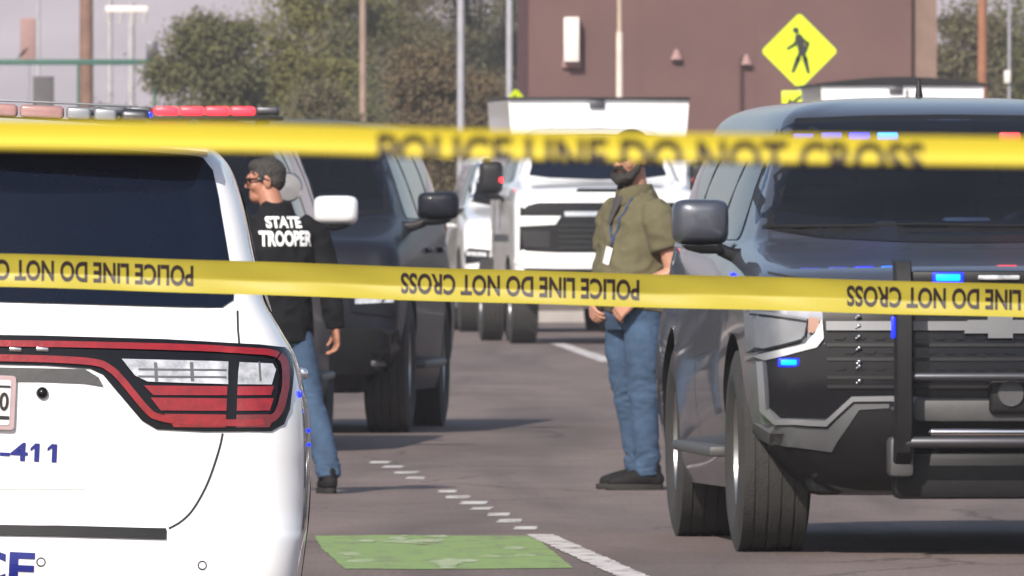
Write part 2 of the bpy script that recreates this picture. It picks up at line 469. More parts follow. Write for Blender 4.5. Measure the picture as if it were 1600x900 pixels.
def mirror(parent, x, y, z, s, cap, wd=.235, ht=.19, low=M['black']):
    """door mirror seen from the front: painted cap, black lower half and arm"""
    cx = x + s * wd / 2
    mo = bpy.data.objects.new('door_mirror', None); COL.objects.link(mo); mo.parent = parent; mo.location = (cx, y, z)
    bm = NB(); hw, hh = wd / 2, ht / 2
    shaped(bm, [((-s*.01, -.075, .01), (.25*hw, 0, 0), (0, 0, .35*hh), .6), ((-s*.006, -.068, .008), (.72*hw, 0, 0), (0, 0, .72*hh), .5), ((0, -.045, .004), (.93*hw, 0, 0), (0, 0, .90*hh), .45), ((0, 0, 0), (hw, 0, 0), (0, 0, hh), .42), ((0, .06, 0), (.98*hw, 0, 0), (0, 0, .98*hh), .42), ((0, .075, 0), (.92*hw, 0, 0), (0, 0, .92*hh), .42)])
    obj('cap', bm, cap, mo, smooth=60)
    bm = NB()
    shaped(bm, [((0, -.02, -hh*1.0), (.70*hw, 0, 0), (0, .05, 0), .6), ((-s*.02, -.02, -hh*1.22), (.66*hw, 0, 0), (0, .045, 0), .6), ((-s*.05, -.015, -hh*1.38), (.40*hw, 0, 0), (0, .035, 0), .7)])
    shaped(bm, [((-s*hw*.6, 0, -hh*1.15), (0, .035, 0), (0, 0, .028), .7), ((-s*hw*1.15, .01, -hh*1.45), (0, .04, 0), (0, 0, .03), .7), ((-s*(hw+.12), .03, -hh*1.6), (0, .05, 0), (0, 0, .04), .7)])
    obj('arm', bm, low, mo, smooth=60)
    bm = NB(); rbox(bm, (0, .078, 0), (wd * .84, .006, ht * .8), .002)
    obj('mirror_glass', bm, M['chrome'], mo)
    return mo

def lamp_box(name, bm_fn, material, parent):
    bm = NB(); bm_fn(bm); return obj(name, bm, material, parent)

# ================================================================== SETTING
def gz(x, y):
    """the road falls a little towards the near left verge"""
    t = min(1, max(0, (58 - y) / 9)); t = t * t * (3 - 2 * t)
    return t * (-.17 - .0437 * min(4, max(-4, x + 1.54)))

def sheet(name, xs, ys, dz, material, kind='structure', inside=None):
    bm = NB(); g = {}
    for i, x in enumerate(xs):
        for j, y in enumerate(ys): g[i, j] = bm.verts.new((x, y, gz(x, y) + dz))
    for i in range(len(xs) - 1):
        for j in range(len(ys) - 1): bm.faces.new((g[i, j], g[i+1, j], g[i+1, j+1], g[i, j+1]))
    o = obj(name, bm, material, None, smooth=180); o['kind'] = kind; return o

def ground_mat(name, c1, c2, rough=.9):
    m = bpy.data.materials.new(name); m.use_nodes = True; n = m.node_tree.nodes; l = m.node_tree.links; p = n['Principled BSDF']
    p.inputs['Roughness'].default_value = rough; p.inputs['Specular IOR Level'].default_value = .3
    tc = n.new('ShaderNodeTexCoord'); mp = n.new('ShaderNodeMapping'); l.new(tc.outputs['Object'], mp.inputs[0]); mp.inputs['Scale'].default_value = (1, .22, 1)
    a = n.new('ShaderNodeTexNoise'); a.inputs['Scale'].default_value = .9; a.inputs['Detail'].default_value = 9; a.inputs['Roughness'].default_value = .7
    b = n.new('ShaderNodeTexNoise'); b.inputs['Scale'].default_value = 45; b.inputs['Detail'].default_value = 4
    l.new(mp.outputs[0], a.inputs['Vector']); l.new(mp.outputs[0], b.inputs['Vector'])
    ad = n.new('ShaderNodeMath'); ad.operation = 'MULTIPLY_ADD'; ad.inputs[1].default_value = .45; l.new(b.outputs[0], ad.inputs[0])
    s = n.new('ShaderNodeMath'); s.operation = 'MULTIPLY'; s.inputs[1].default_value = .6; l.new(a.outputs[0], s.inputs[0]); l.new(s.outputs[0], ad.inputs[2])
    r = n.new('ShaderNodeValToRGB'); l.new(ad.outputs[0], r.inputs[0])
    r.color_ramp.elements[0].position = .38; r.color_ramp.elements[0].color = (*c1, 1); r.color_ramp.elements[1].position = .66; r.color_ramp.elements[1].color = (*c2, 1)
    st = n.new('ShaderNodeTexNoise'); st.inputs['Scale'].default_value = .55; st.inputs['Detail'].default_value = 6; st.inputs['Distortion'].default_value = 1.2
    m2 = n.new('ShaderNodeMapping'); m2.inputs['Scale'].default_value = (1.6, .10, 1); m2.inputs['Rotation'].default_value = (0, 0, R(2.5)); l.new(tc.outputs['Object'], m2.inputs[0]); l.new(m2.outputs[0], st.inputs['Vector'])
    r2 = n.new('ShaderNodeValToRGB'); l.new(st.outputs[0], r2.inputs[0]); r2.color_ramp.elements[0].position = .34; r2.color_ramp.elements[0].color = (.70, .70, .71, 1); r2.color_ramp.elements[1].position = .56; r2.color_ramp.elements[1].color = (1, 1, 1, 1)
    vo = n.new('ShaderNodeTexVoronoi'); vo.feature = 'DISTANCE_TO_EDGE'; vo.inputs['Scale'].default_value = .33; wv = n.new('ShaderNodeVectorMath'); wv.operation = 'ADD'
    l.new(tc.outputs['Object'], wv.inputs[0]); l.new(a.outputs[1], wv.inputs[1]); l.new(wv.outputs[0], vo.inputs['Vector'])
    r3 = n.new('ShaderNodeValToRGB'); l.new(vo.outputs['Distance'], r3.inputs[0]); r3.color_ramp.elements[0].position = .002; r3.color_ramp.elements[0].color = (.55, .55, .55, 1); r3.color_ramp.elements[1].position = .012; r3.color_ramp.elements[1].color = (1, 1, 1, 1)
    x1 = n.new('ShaderNodeMix'); x1.data_type = 'RGBA'; x1.blend_type = 'MULTIPLY'; x1.inputs[0].default_value = 1; l.new(r.outputs[0], x1.inputs[6]); l.new(r2.outputs[0], x1.inputs[7])
    x2 = n.new('ShaderNodeMix'); x2.data_type = 'RGBA'; x2.blend_type = 'MULTIPLY'; x2.inputs[0].default_value = 1; l.new(x1.outputs[2], x2.inputs[6]); l.new(r3.outputs[0], x2.inputs[7])
    l.new(x2.outputs[2], p.inputs['Base Color'])
    bp = n.new('ShaderNodeBump'); bp.inputs['Strength'].default_value = .35; bp.inputs['Distance'].default_value = .006; l.new(b.outputs[0], bp.inputs['Height']); l.new(bp.outputs[0], p.inputs['Normal'])
    return m

def paint_mat(name, col, wear=.45, under=(.12, .10, .095)):
    """worn road paint: holes show the asphalt tone below"""
    m = bpy.data.materials.new(name); m.use_nodes = True; n = m.node_tree.nodes; l = m.node_tree.links; p = n['Principled BSDF']
    p.inputs['Roughness'].default_value = .8
    tc = n.new('ShaderNodeTexCoord'); a = n.new('ShaderNodeTexNoise'); a.inputs['Scale'].default_value = 7; a.inputs['Detail'].default_value = 8; a.inputs['Roughness'].default_value = .75
    mp = n.new('ShaderNodeMapping'); mp.inputs['Scale'].default_value = (1, .25, 1); l.new(tc.outputs['Object'], mp.inputs[0]); l.new(mp.outputs[0], a.inputs['Vector'])
    r = n.new('ShaderNodeValToRGB'); l.new(a.outputs[0], r.inputs[0])
    r.color_ramp.elements[0].position = wear - .13; r.color_ramp.elements[0].color = (*under, 1); r.color_ramp.elements[1].position = wear + .05; r.color_ramp.elements[1].color = (*col, 1)
    l.new(r.outputs[0], p.inputs['Base Color']); return m

M['asphalt'] = ground_mat('asphalt', (.116, .087, .078), (.190, .146, .131))
M['dirt'] = ground_mat('dirt', (.17, .13, .10), (.26, .20, .16))
M['walk'] = ground_mat('sidewalk_concrete', (.24, .21, .19), (.32, .29, .27))
M['road_white'] = paint_mat('road_paint_white', (.52, .48, .46), .47)
M['road_green'] = paint_mat('road_paint_green', (.19, .28, .085), .45, under=(.135, .125, .09))
M['road_worn'] = paint_mat('road_paint_worn', (.34, .38, .24), .50, under=(.18, .27, .09))

ys_near = [-60, -20, 0, 15, 30, 40] + [46 + i for i in range(15)] + [70, 90, 130, 170, 200, 204]
sheet('ground', [-2500, -300, -60, -20, -8, -5, -3, -1, 1, 3, 6, 12, 20, 60, 300, 2500], ys_near + [260, 400, 800, 3000], -.16, M['dirt'])
sheet('road', [-9, -7, -5, -3, -1, 1, 3, 5, 8, 12, 16], ys_near, 0, M['asphalt'])
for sx in (-80, 16):                                   # the cross street either side of the junction
    sheet('cross_street', [sx, (sx + (-9 if sx < 0 else 80)) / 2, -9 if sx < 0 else 80], [176, 190, 204], -.002, M['asphalt'])
kb = NB(); rbox(kb, (0, 204.1, .0), (160, .2, .30), .02); obj('kerb', kb, M['concrete'])['kind'] = 'structure'
kb = NB(); rbox(kb, (0, 205.7, -.02), (160, 3.0, .30)); obj('pavement', kb, M['walk'])['kind'] = 'structure'

def road_poly(bm, pts, dz=.0022, chip=.008):
    """flat painted polygon; long ones are cut so that they follow the ground"""
    rnd = random.Random(int(pts[0][1] * 100)); out = []
    for i in range(len(pts)):                       # broken, chipped edges
        a, b = Vector(pts[i]), Vector(pts[(i + 1) % len(pts)]); k = max(1, int((b - a).length / .12)); out.append(a)
        for j in range(1, k):
            q = a.lerp(b, j / k); out.append(q + Vector((rnd.uniform(-1, 1) * chip, rnd.uniform(-1, 1) * chip * 3)))
    vs_ = [bm.verts.new((x, y, gz(x, y) + dz)) for x, y in out]; f = bm.faces.new(vs_)
    bmesh.ops.triangulate(bm, faces=[f])

def gpt(px, py):
    s = (py - HY) / CH; dd = F / s; return ((px - 800) / F * dd, dd)

bm = NB()
LX = lambda y: .45 - (y - 58.4) * .0440           # the line's course
for y0, y1 in [(44 + 2 * i, 46 + 2 * i) for i in range(11)]:
    road_poly(bm, [(LX(y0) - .058, y0), (LX(y0) + .062, y0), (LX(y1) + .062, y1), (LX(y1) - .058, y1)], dz=.0036)
lane = obj('road_marking', bm, M['road_white']); lane['kind'] = 'structure'
bm = NB()
random.seed(4)
for yy in (67.1, 68.6, 70.2, 71.7, 73.1, 74.6, 76.2, 80.2, 81.9, 83.8, 85.4):
    x = LX(yy) + random.uniform(-.015, .015); ww = random.uniform(.048, .066); ll = random.uniform(.60, .90)
    sk = random.uniform(-.04, .04)
    pts = [(x - ww, yy), (x + ww * .9, yy + sk), (x + ww * 1.1, yy + ll), (x - ww * .8 , yy + ll * .9)]
    road_poly(bm, pts, chip=.010)
obj('road_marking', bm, M['road_white'])['kind'] = 'structure'
bm = NB()
a, b = (.50, 169), (.95, 147); ax = .10
road_poly(bm, [(a[0] - .08, a[1]), (a[0] + .08, a[1]), (b[0] + .10, b[1]), (b[0] - .10, b[1])])
obj('road_marking', bm, M['road_white'])['kind'] = 'structure'
bm = NB()
gp = [(491, 838), (600, 836.5), (700, 837.5), (835, 838), (895, 888), (800, 889), (690, 890), (539, 889.5), (520, 873), (503, 858)]
road_poly(bm, [gpt(*p) for p in gp], chip=.006)
obj('bike_lane_paint', bm, M['road_green'])['kind'] = 'structure'
bm = NB()
random.seed(12)
for (cx_, cy_, wx_, wy_, k_) in ((632, 845, 46, 6, 26), (708, 880, 30, 6, 18), (684, 838.4, 18, 1, 5), (560, 872, 40, 10, 6), (800, 862, 40, 12, 5)):      # scuffed remains of a bicycle symbol
    for i in range(k_):
        px = random.gauss(cx_, wx_ * .5); py = random.gauss(cy_, wy_ * .5)
        if not 837.5 < py < 888: continue
        x, y = gpt(px, py); w_ = random.uniform(.018, .055); l_ = random.uniform(.08, .34)
        road_poly(bm, [(x - w_, y - l_ * .6), (x + w_ * .4, y - l_), (x + w_, y + l_ * .2), (x + w_ * .2, y + l_), (x - w_ * .8, y + l_ * .5)], dz=.0030 + .00006 * i, chip=.008)
obj('road_marking', bm, M['road_worn'])['kind'] = 'structure'

bm = NB(); rg_ = []
for i in range(181):
    a_ = 2 * math.pi * i / 180; hx = Vector((math.cos(a_), math.sin(a_), 0)); r_ = []
    for k, (rr_, hh_) in enumerate(((2050, -2), (2180, 40), (2300, 95), (2400, 120), (2470, 60), (2495, -3))):
        nz_ = noise.noise(hx * 4 + Vector((k * .3, 0, 7))) + .5 * noise.noise(hx * 13 + Vector((k, 3, 0)))
        r_.append(hx * (rr_ + 40 * nz_) + Vector((0, 0, hh_ * (1 + .45 * nz_) if hh_ > 0 else hh_)))
    rg_.append(r_)
vv_ = [[bm.verts.new(p) for p in r_] for r_ in rg_[:-1]]
for i in range(180):
    for k in range(5): bm.faces.new((vv_[i][k], vv_[(i + 1) % 180][k], vv_[(i + 1) % 180][k + 1], vv_[i][k + 1]))
obj('hills', bm, mat('desert_hill', (.30, .255, .27), .95, vary=.2, scale=.02), smooth=180)['kind'] = 'structure'

# ------------------------------------------------------------------ vegetation
def leaf_mesh(name, clumps, n, size, seed, material, parent, flat=.6):
    rng = np.random.default_rng(seed); C = []
    wts = np.array([c[1][0] * c[1][1] * c[1][2] for c in clumps]) ** .7; wts /= wts.sum()
    ks = rng.choice(len(clumps), n, p=wts)
    cen = np.array([c[0] for c in clumps])[ks]; rad = np.array([c[1] for c in clumps])[ks]
    v = rng.normal(size=(n, 3)); v /= np.linalg.norm(v, axis=1)[:, None]
    rr = rng.random(n) ** .5 * (1 + .26 * rng.normal(size=n))
    p = cen + v * rad * rr[:, None]
    p = p[p[:, 2] > .05]; n = len(p)
    nrm = rng.normal(size=(n, 3)) + v[:n] * 1.2 * 0; nrm /= np.linalg.norm(nrm, axis=1)[:, None]
    t = np.cross(nrm, rng.normal(size=(n, 3))); t /= np.linalg.norm(t, axis=1)[:, None]; b = np.cross(nrm, t)
    s = (size * rng.uniform(.55, 1.4, n))[:, None]
    q = np.stack([p - t * s, p - b * s * flat, p + t * s, p + b * s * flat], 1).reshape(-1, 3)
    me = bpy.data.meshes.new(name); me.vertices.add(n * 4); me.vertices.foreach_set('co', q.ravel().astype(np.float32))
    me.loops.add(n * 4); me.loops.foreach_set('vertex_index', np.arange(n * 4, dtype=np.int32))
    me.polygons.add(n); me.polygons.foreach_set('loop_start', np.arange(0, n * 4, 4, dtype=np.int32)); me.polygons.foreach_set('loop_total', np.full(n, 4, dtype=np.int32))
    me.update(); me.validate()
    return finish(name, me, material, parent, smooth=0)

M['leaf_olive'] = mat('olive_leaves', (.100, .100, .036), .8, island=.35, scale=.8)
M['leaf_grey'] = mat('greygreen_leaves', (.092, .092, .052), .8, island=.3, scale=.8)
M['leaf_brown'] = mat('dry_leaves', (.118, .088, .044), .8, island=.35, scale=.8)
M['leaf_dusk'] = mat('dusty_leaves', (.112, .098, .050), .8, island=.35, scale=.7)
M['leaf_yellow'] = mat('yellowgreen_leaves', (.130, .124, .034), .8, island=.35, scale=.8)

def tree(name, label, cat, X, Y, h, w, material, seed, n=16000, base=.25, leaf=.07, group='trees and shrubs behind the street', lob=16):
    random.seed(seed); t = thing(name, label, cat, (X, Y, -.16), 0, group)
    cl = []
    z0 = h * base
    for i in range(lob):
        a = random.uniform(0, 6.283); r = random.uniform(.1, 1) ** .6 * w * .5; zz = random.uniform(z0, h * .97)
        f = 1 - max(0, (zz - h * .5) / (h * .5)) ** 1.5 * .65
        s = w * random.uniform(.10, .22)
        cl.append(((r * f * math.cos(a), r * f * math.sin(a) * .8, zz), (s, s * .9, s * random.uniform(.6, .95))))
    cl.append(((0, 0, (z0 + h * .8) / 2), (w * .36, w * .3, (h * .8 - z0) * .5)))
    leaf_mesh('crown', cl, int(n * 3), leaf * .56, seed, material, t)
    bm = NB(); top = Vector((w * .04, 0, h * .62))
    tube(bm, [(0, 0, -.05), (w * .02, .02, h * .25), tuple(top)], [h * .030, h * .022, h * .008], n=8)
    for i in range(6):
        c = cl[i * 2 % lob][0]; b0 = Vector((w * .02, 0, h * random.uniform(.15, .4)))
        tube(bm, [b0, b0.lerp(Vector(c), .55) + Vector((0, 0, .1)), c], [h * .012, h * .008, h * .004], n=6)
    obj('trunk', bm, M['bark'], t)
    return t

# ------------------------------------------------------------------ far background
tree('tree', 'broad olive green tree, leftmost of the trees behind the dark patrol vehicles', 'tree', -5.9, 300, 5.6, 3.3, M['leaf_olive'], 1, 26000, .1, .075, lob=20)
tree('tree', 'tall yellow green tree rising above the red lightbar, right of the broad olive tree', 'tree', -4.55, 306, 7.6, 2.5, M['leaf_yellow'], 2, 20000, .12, .075)
tree('tree', 'tall grey green tree behind the thin tan pole', 'tree', -2.9, 334, 8.6, 3.4, M['leaf_grey'], 3, 24000, .1, .08)
tree('tree', 'tall grey green tree behind the two grey poles, left of the maroon building', 'tree', -.75, 338, 8.8, 3.0, M['leaf_grey'], 5, 24000, .1, .08)
tree('bush', 'low dusty olive bush left of the thin tan pole', 'bush', -3.25, 276, 4.0, 2.4, M['leaf_dusk'], 6, 18000, .05, .06)
tree('bush', 'large brown bush behind the left grey pole', 'bush', -1.35, 270, 4.65, 2.1, M['leaf_brown'], 7, 22000, .05, .06)
tree('bush', 'brown bush at the left corner of the maroon building', 'bush', -.25, 280, 4.6, 1.6, M['leaf_brown'], 8, 16000, .05, .06)
tree('tree', 'grey green tree right of the maroon building, left of the rust brown pole', 'tree', 9.35, 318, 7.6, 2.3, M['leaf_dusk'], 9, 18000, .1, .075)
tree('tree', 'dark olive tree at the right edge behind the rust brown pole', 'tree', 10.9, 324, 8.2, 2.8, M['leaf_olive'], 10, 20000, .1, .075)
tree('bush', 'pale dusty bush low behind the white vehicle lightbar at the far left', 'bush', -8.6, 330, 3.7, 2.6, M['leaf_grey'], 11, 12000, .05, .06)
tree('bush', 'pale dusty bush left of the broad olive tree', 'bush', -7.2, 336, 3.5, 1.8, M['leaf_dusk'], 12, 10000, .05, .06)

tree('tree', 'tall muted olive tree between the yellow green tree and the thin tan pole', 'tree', -3.75, 322, 8.4, 2.6, M['leaf_olive'], 15, 20000, .05, .06)
tree('tree', 'tall muted olive tree between the thin tan pole and the left grey pole', 'tree', -1.9, 328, 8.6, 2.8, M['leaf_dusk'], 16, 22000, .05, .06)
tree('tree', 'tall grey green tree at the left corner of the maroon building', 'tree', .1, 332, 8.6, 2.4, M['leaf_grey'], 17, 18000, .05, .06)
for k, (xa, xb) in enumerate(((-75, -12.5), (13.5, 75))):  # unseen tree rows, added beyond the frame for reflections in the vehicle flanks
    random.seed(50 + k); cl = []
    for i in range(130):
        x = random.uniform(xa, xb); h_ = random.uniform(2.0, 7.5); cl.append(((x, random.uniform(-4, 4), h_ * .6), (random.uniform(1.2, 2.6), 1.5, h_ * .55)))
    tl_ = leaf_mesh('unseen_tree_line', cl, 80000, .14, 60 + k, M['leaf_dusk'], None); tl_.location = (0, 318, -.16); tl_['kind'] = 'stuff'

# building
b = thing('building', 'plain maroon stucco building behind the pedestrian crossing sign', 'building', (3.6, 268, -.16))
S = F / 268
bx = lambda px: (px - 800) / S - 3.6
bm = NB(); x0, x1 = bx(826), bx(1424)
rbox(bm, ((x0 + x1) / 2, 6, 4.0), (x1 - x0, 12, 8.0)); obj('wall', bm, M['wall'], b)
bm = NB(); prism(bm, [(bx(803), 0), (bx(832), 0), (bx(827), 4.2), (bx(822), 8.0), (bx(812), 8.0)], .05, 11.5); obj('shaded_return_wall', bm, M['wall_shaded'], b)
bm = NB(); rbox(bm, ((bx(1424) + bx(1464)) / 2, 6.1, 4.0), (bx(1464) - bx(1424), 11.8, 8.0)); obj('brick_pier', bm, M['brick'], b)
bm = NB()
for px in (1000, 1180): rbox(bm, (bx(px), -.004, 4.0), (.012, .012, 7.9))
obj('control_joint', bm, mat('wall_joint', (.12, .072, .068), .9, vary=.1), b)
bm = NB(); rbox(bm, (bx(893), -.16, 1.51 + (345 - 62) / S), (.27, .32, .78), .02); lt = obj('wall_light', bm, M['fixture'], b)
bm = NB(); rbox(bm, (0, -.05, 0), (.33, .1, .13), .02); o = obj('light_bracket', bm, M['pinkish'], lt); o.location = (bx(893), 0, 1.51 + (345 - 100) / S)
for px, py in ((1057, 84), (1166, 92)):
    bm = NB(); shaped(bm, [((0, 0, .08), (.03, 0, 0), (0, .03, 0), 1), ((0, 0, -.02), (.07, 0, 0), (0, .06, 0), 1), ((0, 0, -.10), (.11, 0, 0), (0, .08, 0), 1)])
    o = obj('small_wall_lamp', bm, M['pinkish'], b); o.location = (bx(px), -.09, 1.51 + (345 - py) / S)

def pole(name, label, cat, px, d_, r, h, material, group=None, arm=None):
    X = (px - 800) / F * d_
    t = thing(name, label, cat, (X, d_, -.16), 0, group)
    bm = NB(); tube(bm, [(0, 0, 0), (0, 0, h * .5), (0, 0, h)], [r, r * .92, r * .8], n=14, round_ends=False); obj('shaft', bm, material, t, smooth=60)
    bm = NB(); tube(bm, [(0, 0, 0), (0, 0, .16)], [r * 2.2, r * 2.0], n=12, round_ends=False); obj('base', bm, M['concrete'], t)
    if arm:
        bm = NB(); tube(bm, [(0, 0, h - .1), (arm * .4, 0, h + .35), (arm, 0, h + .45)], [.05, .045, .04], n=8); obj('arm', bm, material, t)
        bm = NB(); rbox(bm, (arm, 0, h + .42), (.55, .22, .12), .03); obj('lamp_head', bm, M['pole_grey'], t)
    return t
pole('street_light', 'slim grey pole in front of the brown bushes, farther from the maroon building', 'pole', 720, 232, .062, 8.5, M['pole_grey'], arm=1.6)
pole('street_light', 'slim grey pole standing just left of the maroon building corner', 'pole', 796, 240, .058, 8.5, M['pole_grey'], arm=1.6)
pole('sign_post', 'thin tan pole in front of the tall grey green trees', 'pole', 567, 300, .075, 9.0, mat('tan_pole', (.27, .19, .15), .8, vary=.2))
pole('utility_pole', 'thick dark brown utility pole at the far left', 'pole', 135, 330, .16, 11, M['pole_brown'])
pole('utility_pole', 'rust brown pole at the right edge in front of trees', 'pole', 1535, 300, .10, 10, mat('rust_pole', (.27, .115, .06), .8, vary=.2))
t = pole('conduit_pole', 'thin pole in front of the maroon wall, beige above and cream below', 'pole', 968, 262, .045, 8.8, M['pole_beige'])
bm = NB(); tube(bm, [(0, 0, .5), (0, 0, 1.51 + (345 - 50) / F * 262)], [.066, .058], n=12, round_ends=False); obj('cream_sleeve', bm, M['pole_cream'], t)
pole('antenna_pole', 'thin grey pole with a small white box beside the rust brown pole', 'pole', 1577, 290, .035, 6.2, M['pole_grey'])
t = bpy.data.objects['antenna_pole']; bm = NB(); rbox(bm, (-.04, -.05, 1.51 + (345 - 120) / F * 290), (.12, .1, .24), .01); obj('box', bm, M['fixture'], t)

# substation-like clutter at the far left
for k, (px, lb, h_, r_) in enumerate(((60, 'slender pale post left of the thick brown utility pole', 6.6, .05), (172, 'slender pale post just right of the thick brown utility pole', 7.0, .07), (205, 'pale post under the white insulator rack', 6.4, .10), (246, 'slender pale post nearest the broad olive tree', 5.2, .05))):
    pole('steel_post', lb, 'post', px, 345, r_, h_, mat('pale_steel_%s' % 'abcd'[k], (.36, .35, .37), .6, vary=.2), 'pale posts at the far left')
for px, py, w_, h_, mm, lb in ((44, 62, .34, .95, 'pinkish', 'dusty pink panel on a thin post at the far left edge'), (238, 84, .26, .55, 'steel', 'small dark box on a post between the pale posts and the broad olive tree')):
    p_ = at(px, py, 338); t = thing('post_box', lb, 'utility box', (p_.x, 338, -.16)); bm = NB(); rbox(bm, (0, 0, p_.z + .16), (w_, .2, h_), .02); obj('box', bm, M[mm], t)
    bm = NB(); tube(bm, [(0, 0, 0), (0, 0, p_.z + .16 - h_ / 2)], .035, n=10, round_ends=False); obj('post', bm, M['pole_grey'], t)
t = thing('insulator_rack', 'white insulator rack on pale posts right of the thick brown utility pole', 'electrical equipment', (at(198, 12, 343).x, 343, 1.35 + (345 - 14) / F * 343))
bm = NB(); rbox(bm, (0, 0, 0), (.95, .12, .14), .01); obj('beam', bm, M['fixture'], t)
for x in (-.4, -.13, .14, .4):
    bm = NB()
    for q in range(3): tube(bm, [(x, 0, -.08 - .09 * q), (x, 0, -.12 - .09 * q)], [.07, .05], n=10, round_ends=False)
    obj('insulator', bm, M['fixture'], t)
t = thing('railing', 'dark green steel rail crossing low at the far left', 'railing', (at(115, 97, 320).x, 320, -.16))
bm = NB(); zz = 1.51 + (345 - 97) / F * 320
rbox(bm, (0, 0, zz), (3.6, .06, .12), .01); obj('rail', bm, M['green_steel'], t)
for x in (-1.7, 0.1, 1.7):
    bm = NB(); rbox(bm, (x, 0, zz / 2), (.06, .058, zz - .12)); obj('post', bm, M['green_steel'], t)
t = thing('cabinet', 'dark electrical cabinet under the green rail at the far left', 'electrical cabinet', (at(68, 120, 318).x, 318, -.16))
bm = NB(); rbox(bm, (0, 0, 2.25), (.42, .4, 4.5), .02); obj('housing', bm, mat('cabinet_grey', (.07, .065, .065), .7, vary=.2), t)
bm = NB(); rbox(bm, (0, -.205, 3.6), (.30, .02, .8), .004); obj('door', bm, mat('cabinet_door', (.10, .09, .09), .7, vary=.2), t)

# pedestrian crossing signs
def ped_sign(label, px, py, d_, half, rot=0, plaque=True, flip=1):
    c = at(px, py, d_)
    t = thing('pedestrian_sign', label, 'road sign', (c.x, d_, -.16), rot, 'yellow green pedestrian crossing signs')
    zc = c.z + .16
    bm = NB(); prism(bm, rounded([(-half, zc), (0, zc - half), (half, zc), (0, zc + half)], .06), -.012, .004); dm = obj('diamond_panel', bm, M['sign'], t)
    k = half / 60.0
    bm = NB()
    def limb(pts, r0, r1, y):
        P = [Vector((x * k * flip, y, zc - z * k)) for x, z in pts]
        for a, b_ in zip(P[:-1], P[1:]):
            u = (b_ - a).normalized(); nn = Vector((-u.z, 0, u.x)); q = []
            for i in range(9): an = math.pi * i / 8; q.append(a - u * r0 * k * math.sin(an) + nn * r0 * k * math.cos(an))
            for i in range(9): an = math.pi * i / 8; q.append(b_ + u * r1 * k * math.sin(an) - nn * r1 * k * math.cos(an))
            bm.faces.new([bm.verts.new(v) for v in q])
    limb([(-6, -33), (-5, -32)], 4.8, 4.8, -.014)                       # head
    limb([(-1, -21), (4, -2)], 6.5, 6.0, -.0145)                        # body
    limb([(-2, -20), (-8, -10), (-18, -4)], 3.0, 2.4, -.015)            # front arm
    limb([(3, -20), (13, -12), (10, 0)], 3.2, 2.4, -.0155)              # rear arm
    limb([(3, -1), (-2, 12), (-10, 32)], 4.4, 2.6, -.016)               # front leg
    limb([(5, -1), (9, 12), (14, 33)], 4.4, 2.6, -.0165)                # rear leg
    obj('pedestrian_symbol', bm, M['sign_ink'], dm)
    if plaque:
        zp = zc - half * 1.24
        bm = NB(); rbox(bm, (-half * .10, -.004, zp), (half * .72, .014, half * .42), .004); pl = obj('arrow_plaque', bm, M['sign'], t)
        bm = NB()
        for yy, P in ((-.0125, [(-.20, -.12), (.06, .10), (.12, .05), (-.13, -.18)]), (-.0130, [(-.27, -.17), (-.04, -.19), (-.22, .03)])):
            bm.faces.new([bm.verts.new((half * (x - .05), yy, zp + half * z)) for x, z in P])
        obj('arrow', bm, M['sign_ink'], pl)
    bm = NB(); tube(bm, [(0, .03, 0), (0, .03, zc + half * .8)], .028, n=10, round_ends=False); obj('post', bm, M['pole_grey'], t)
    return t
ped_sign('large yellow green diamond walking person sign before the maroon wall above the white truck', 1249, 80, 222, 60 / F * 222)
ped_sign('small yellow green diamond sign turned aside at the left end of the white truck box', 806, 168, 236, .30, rot=R(35))

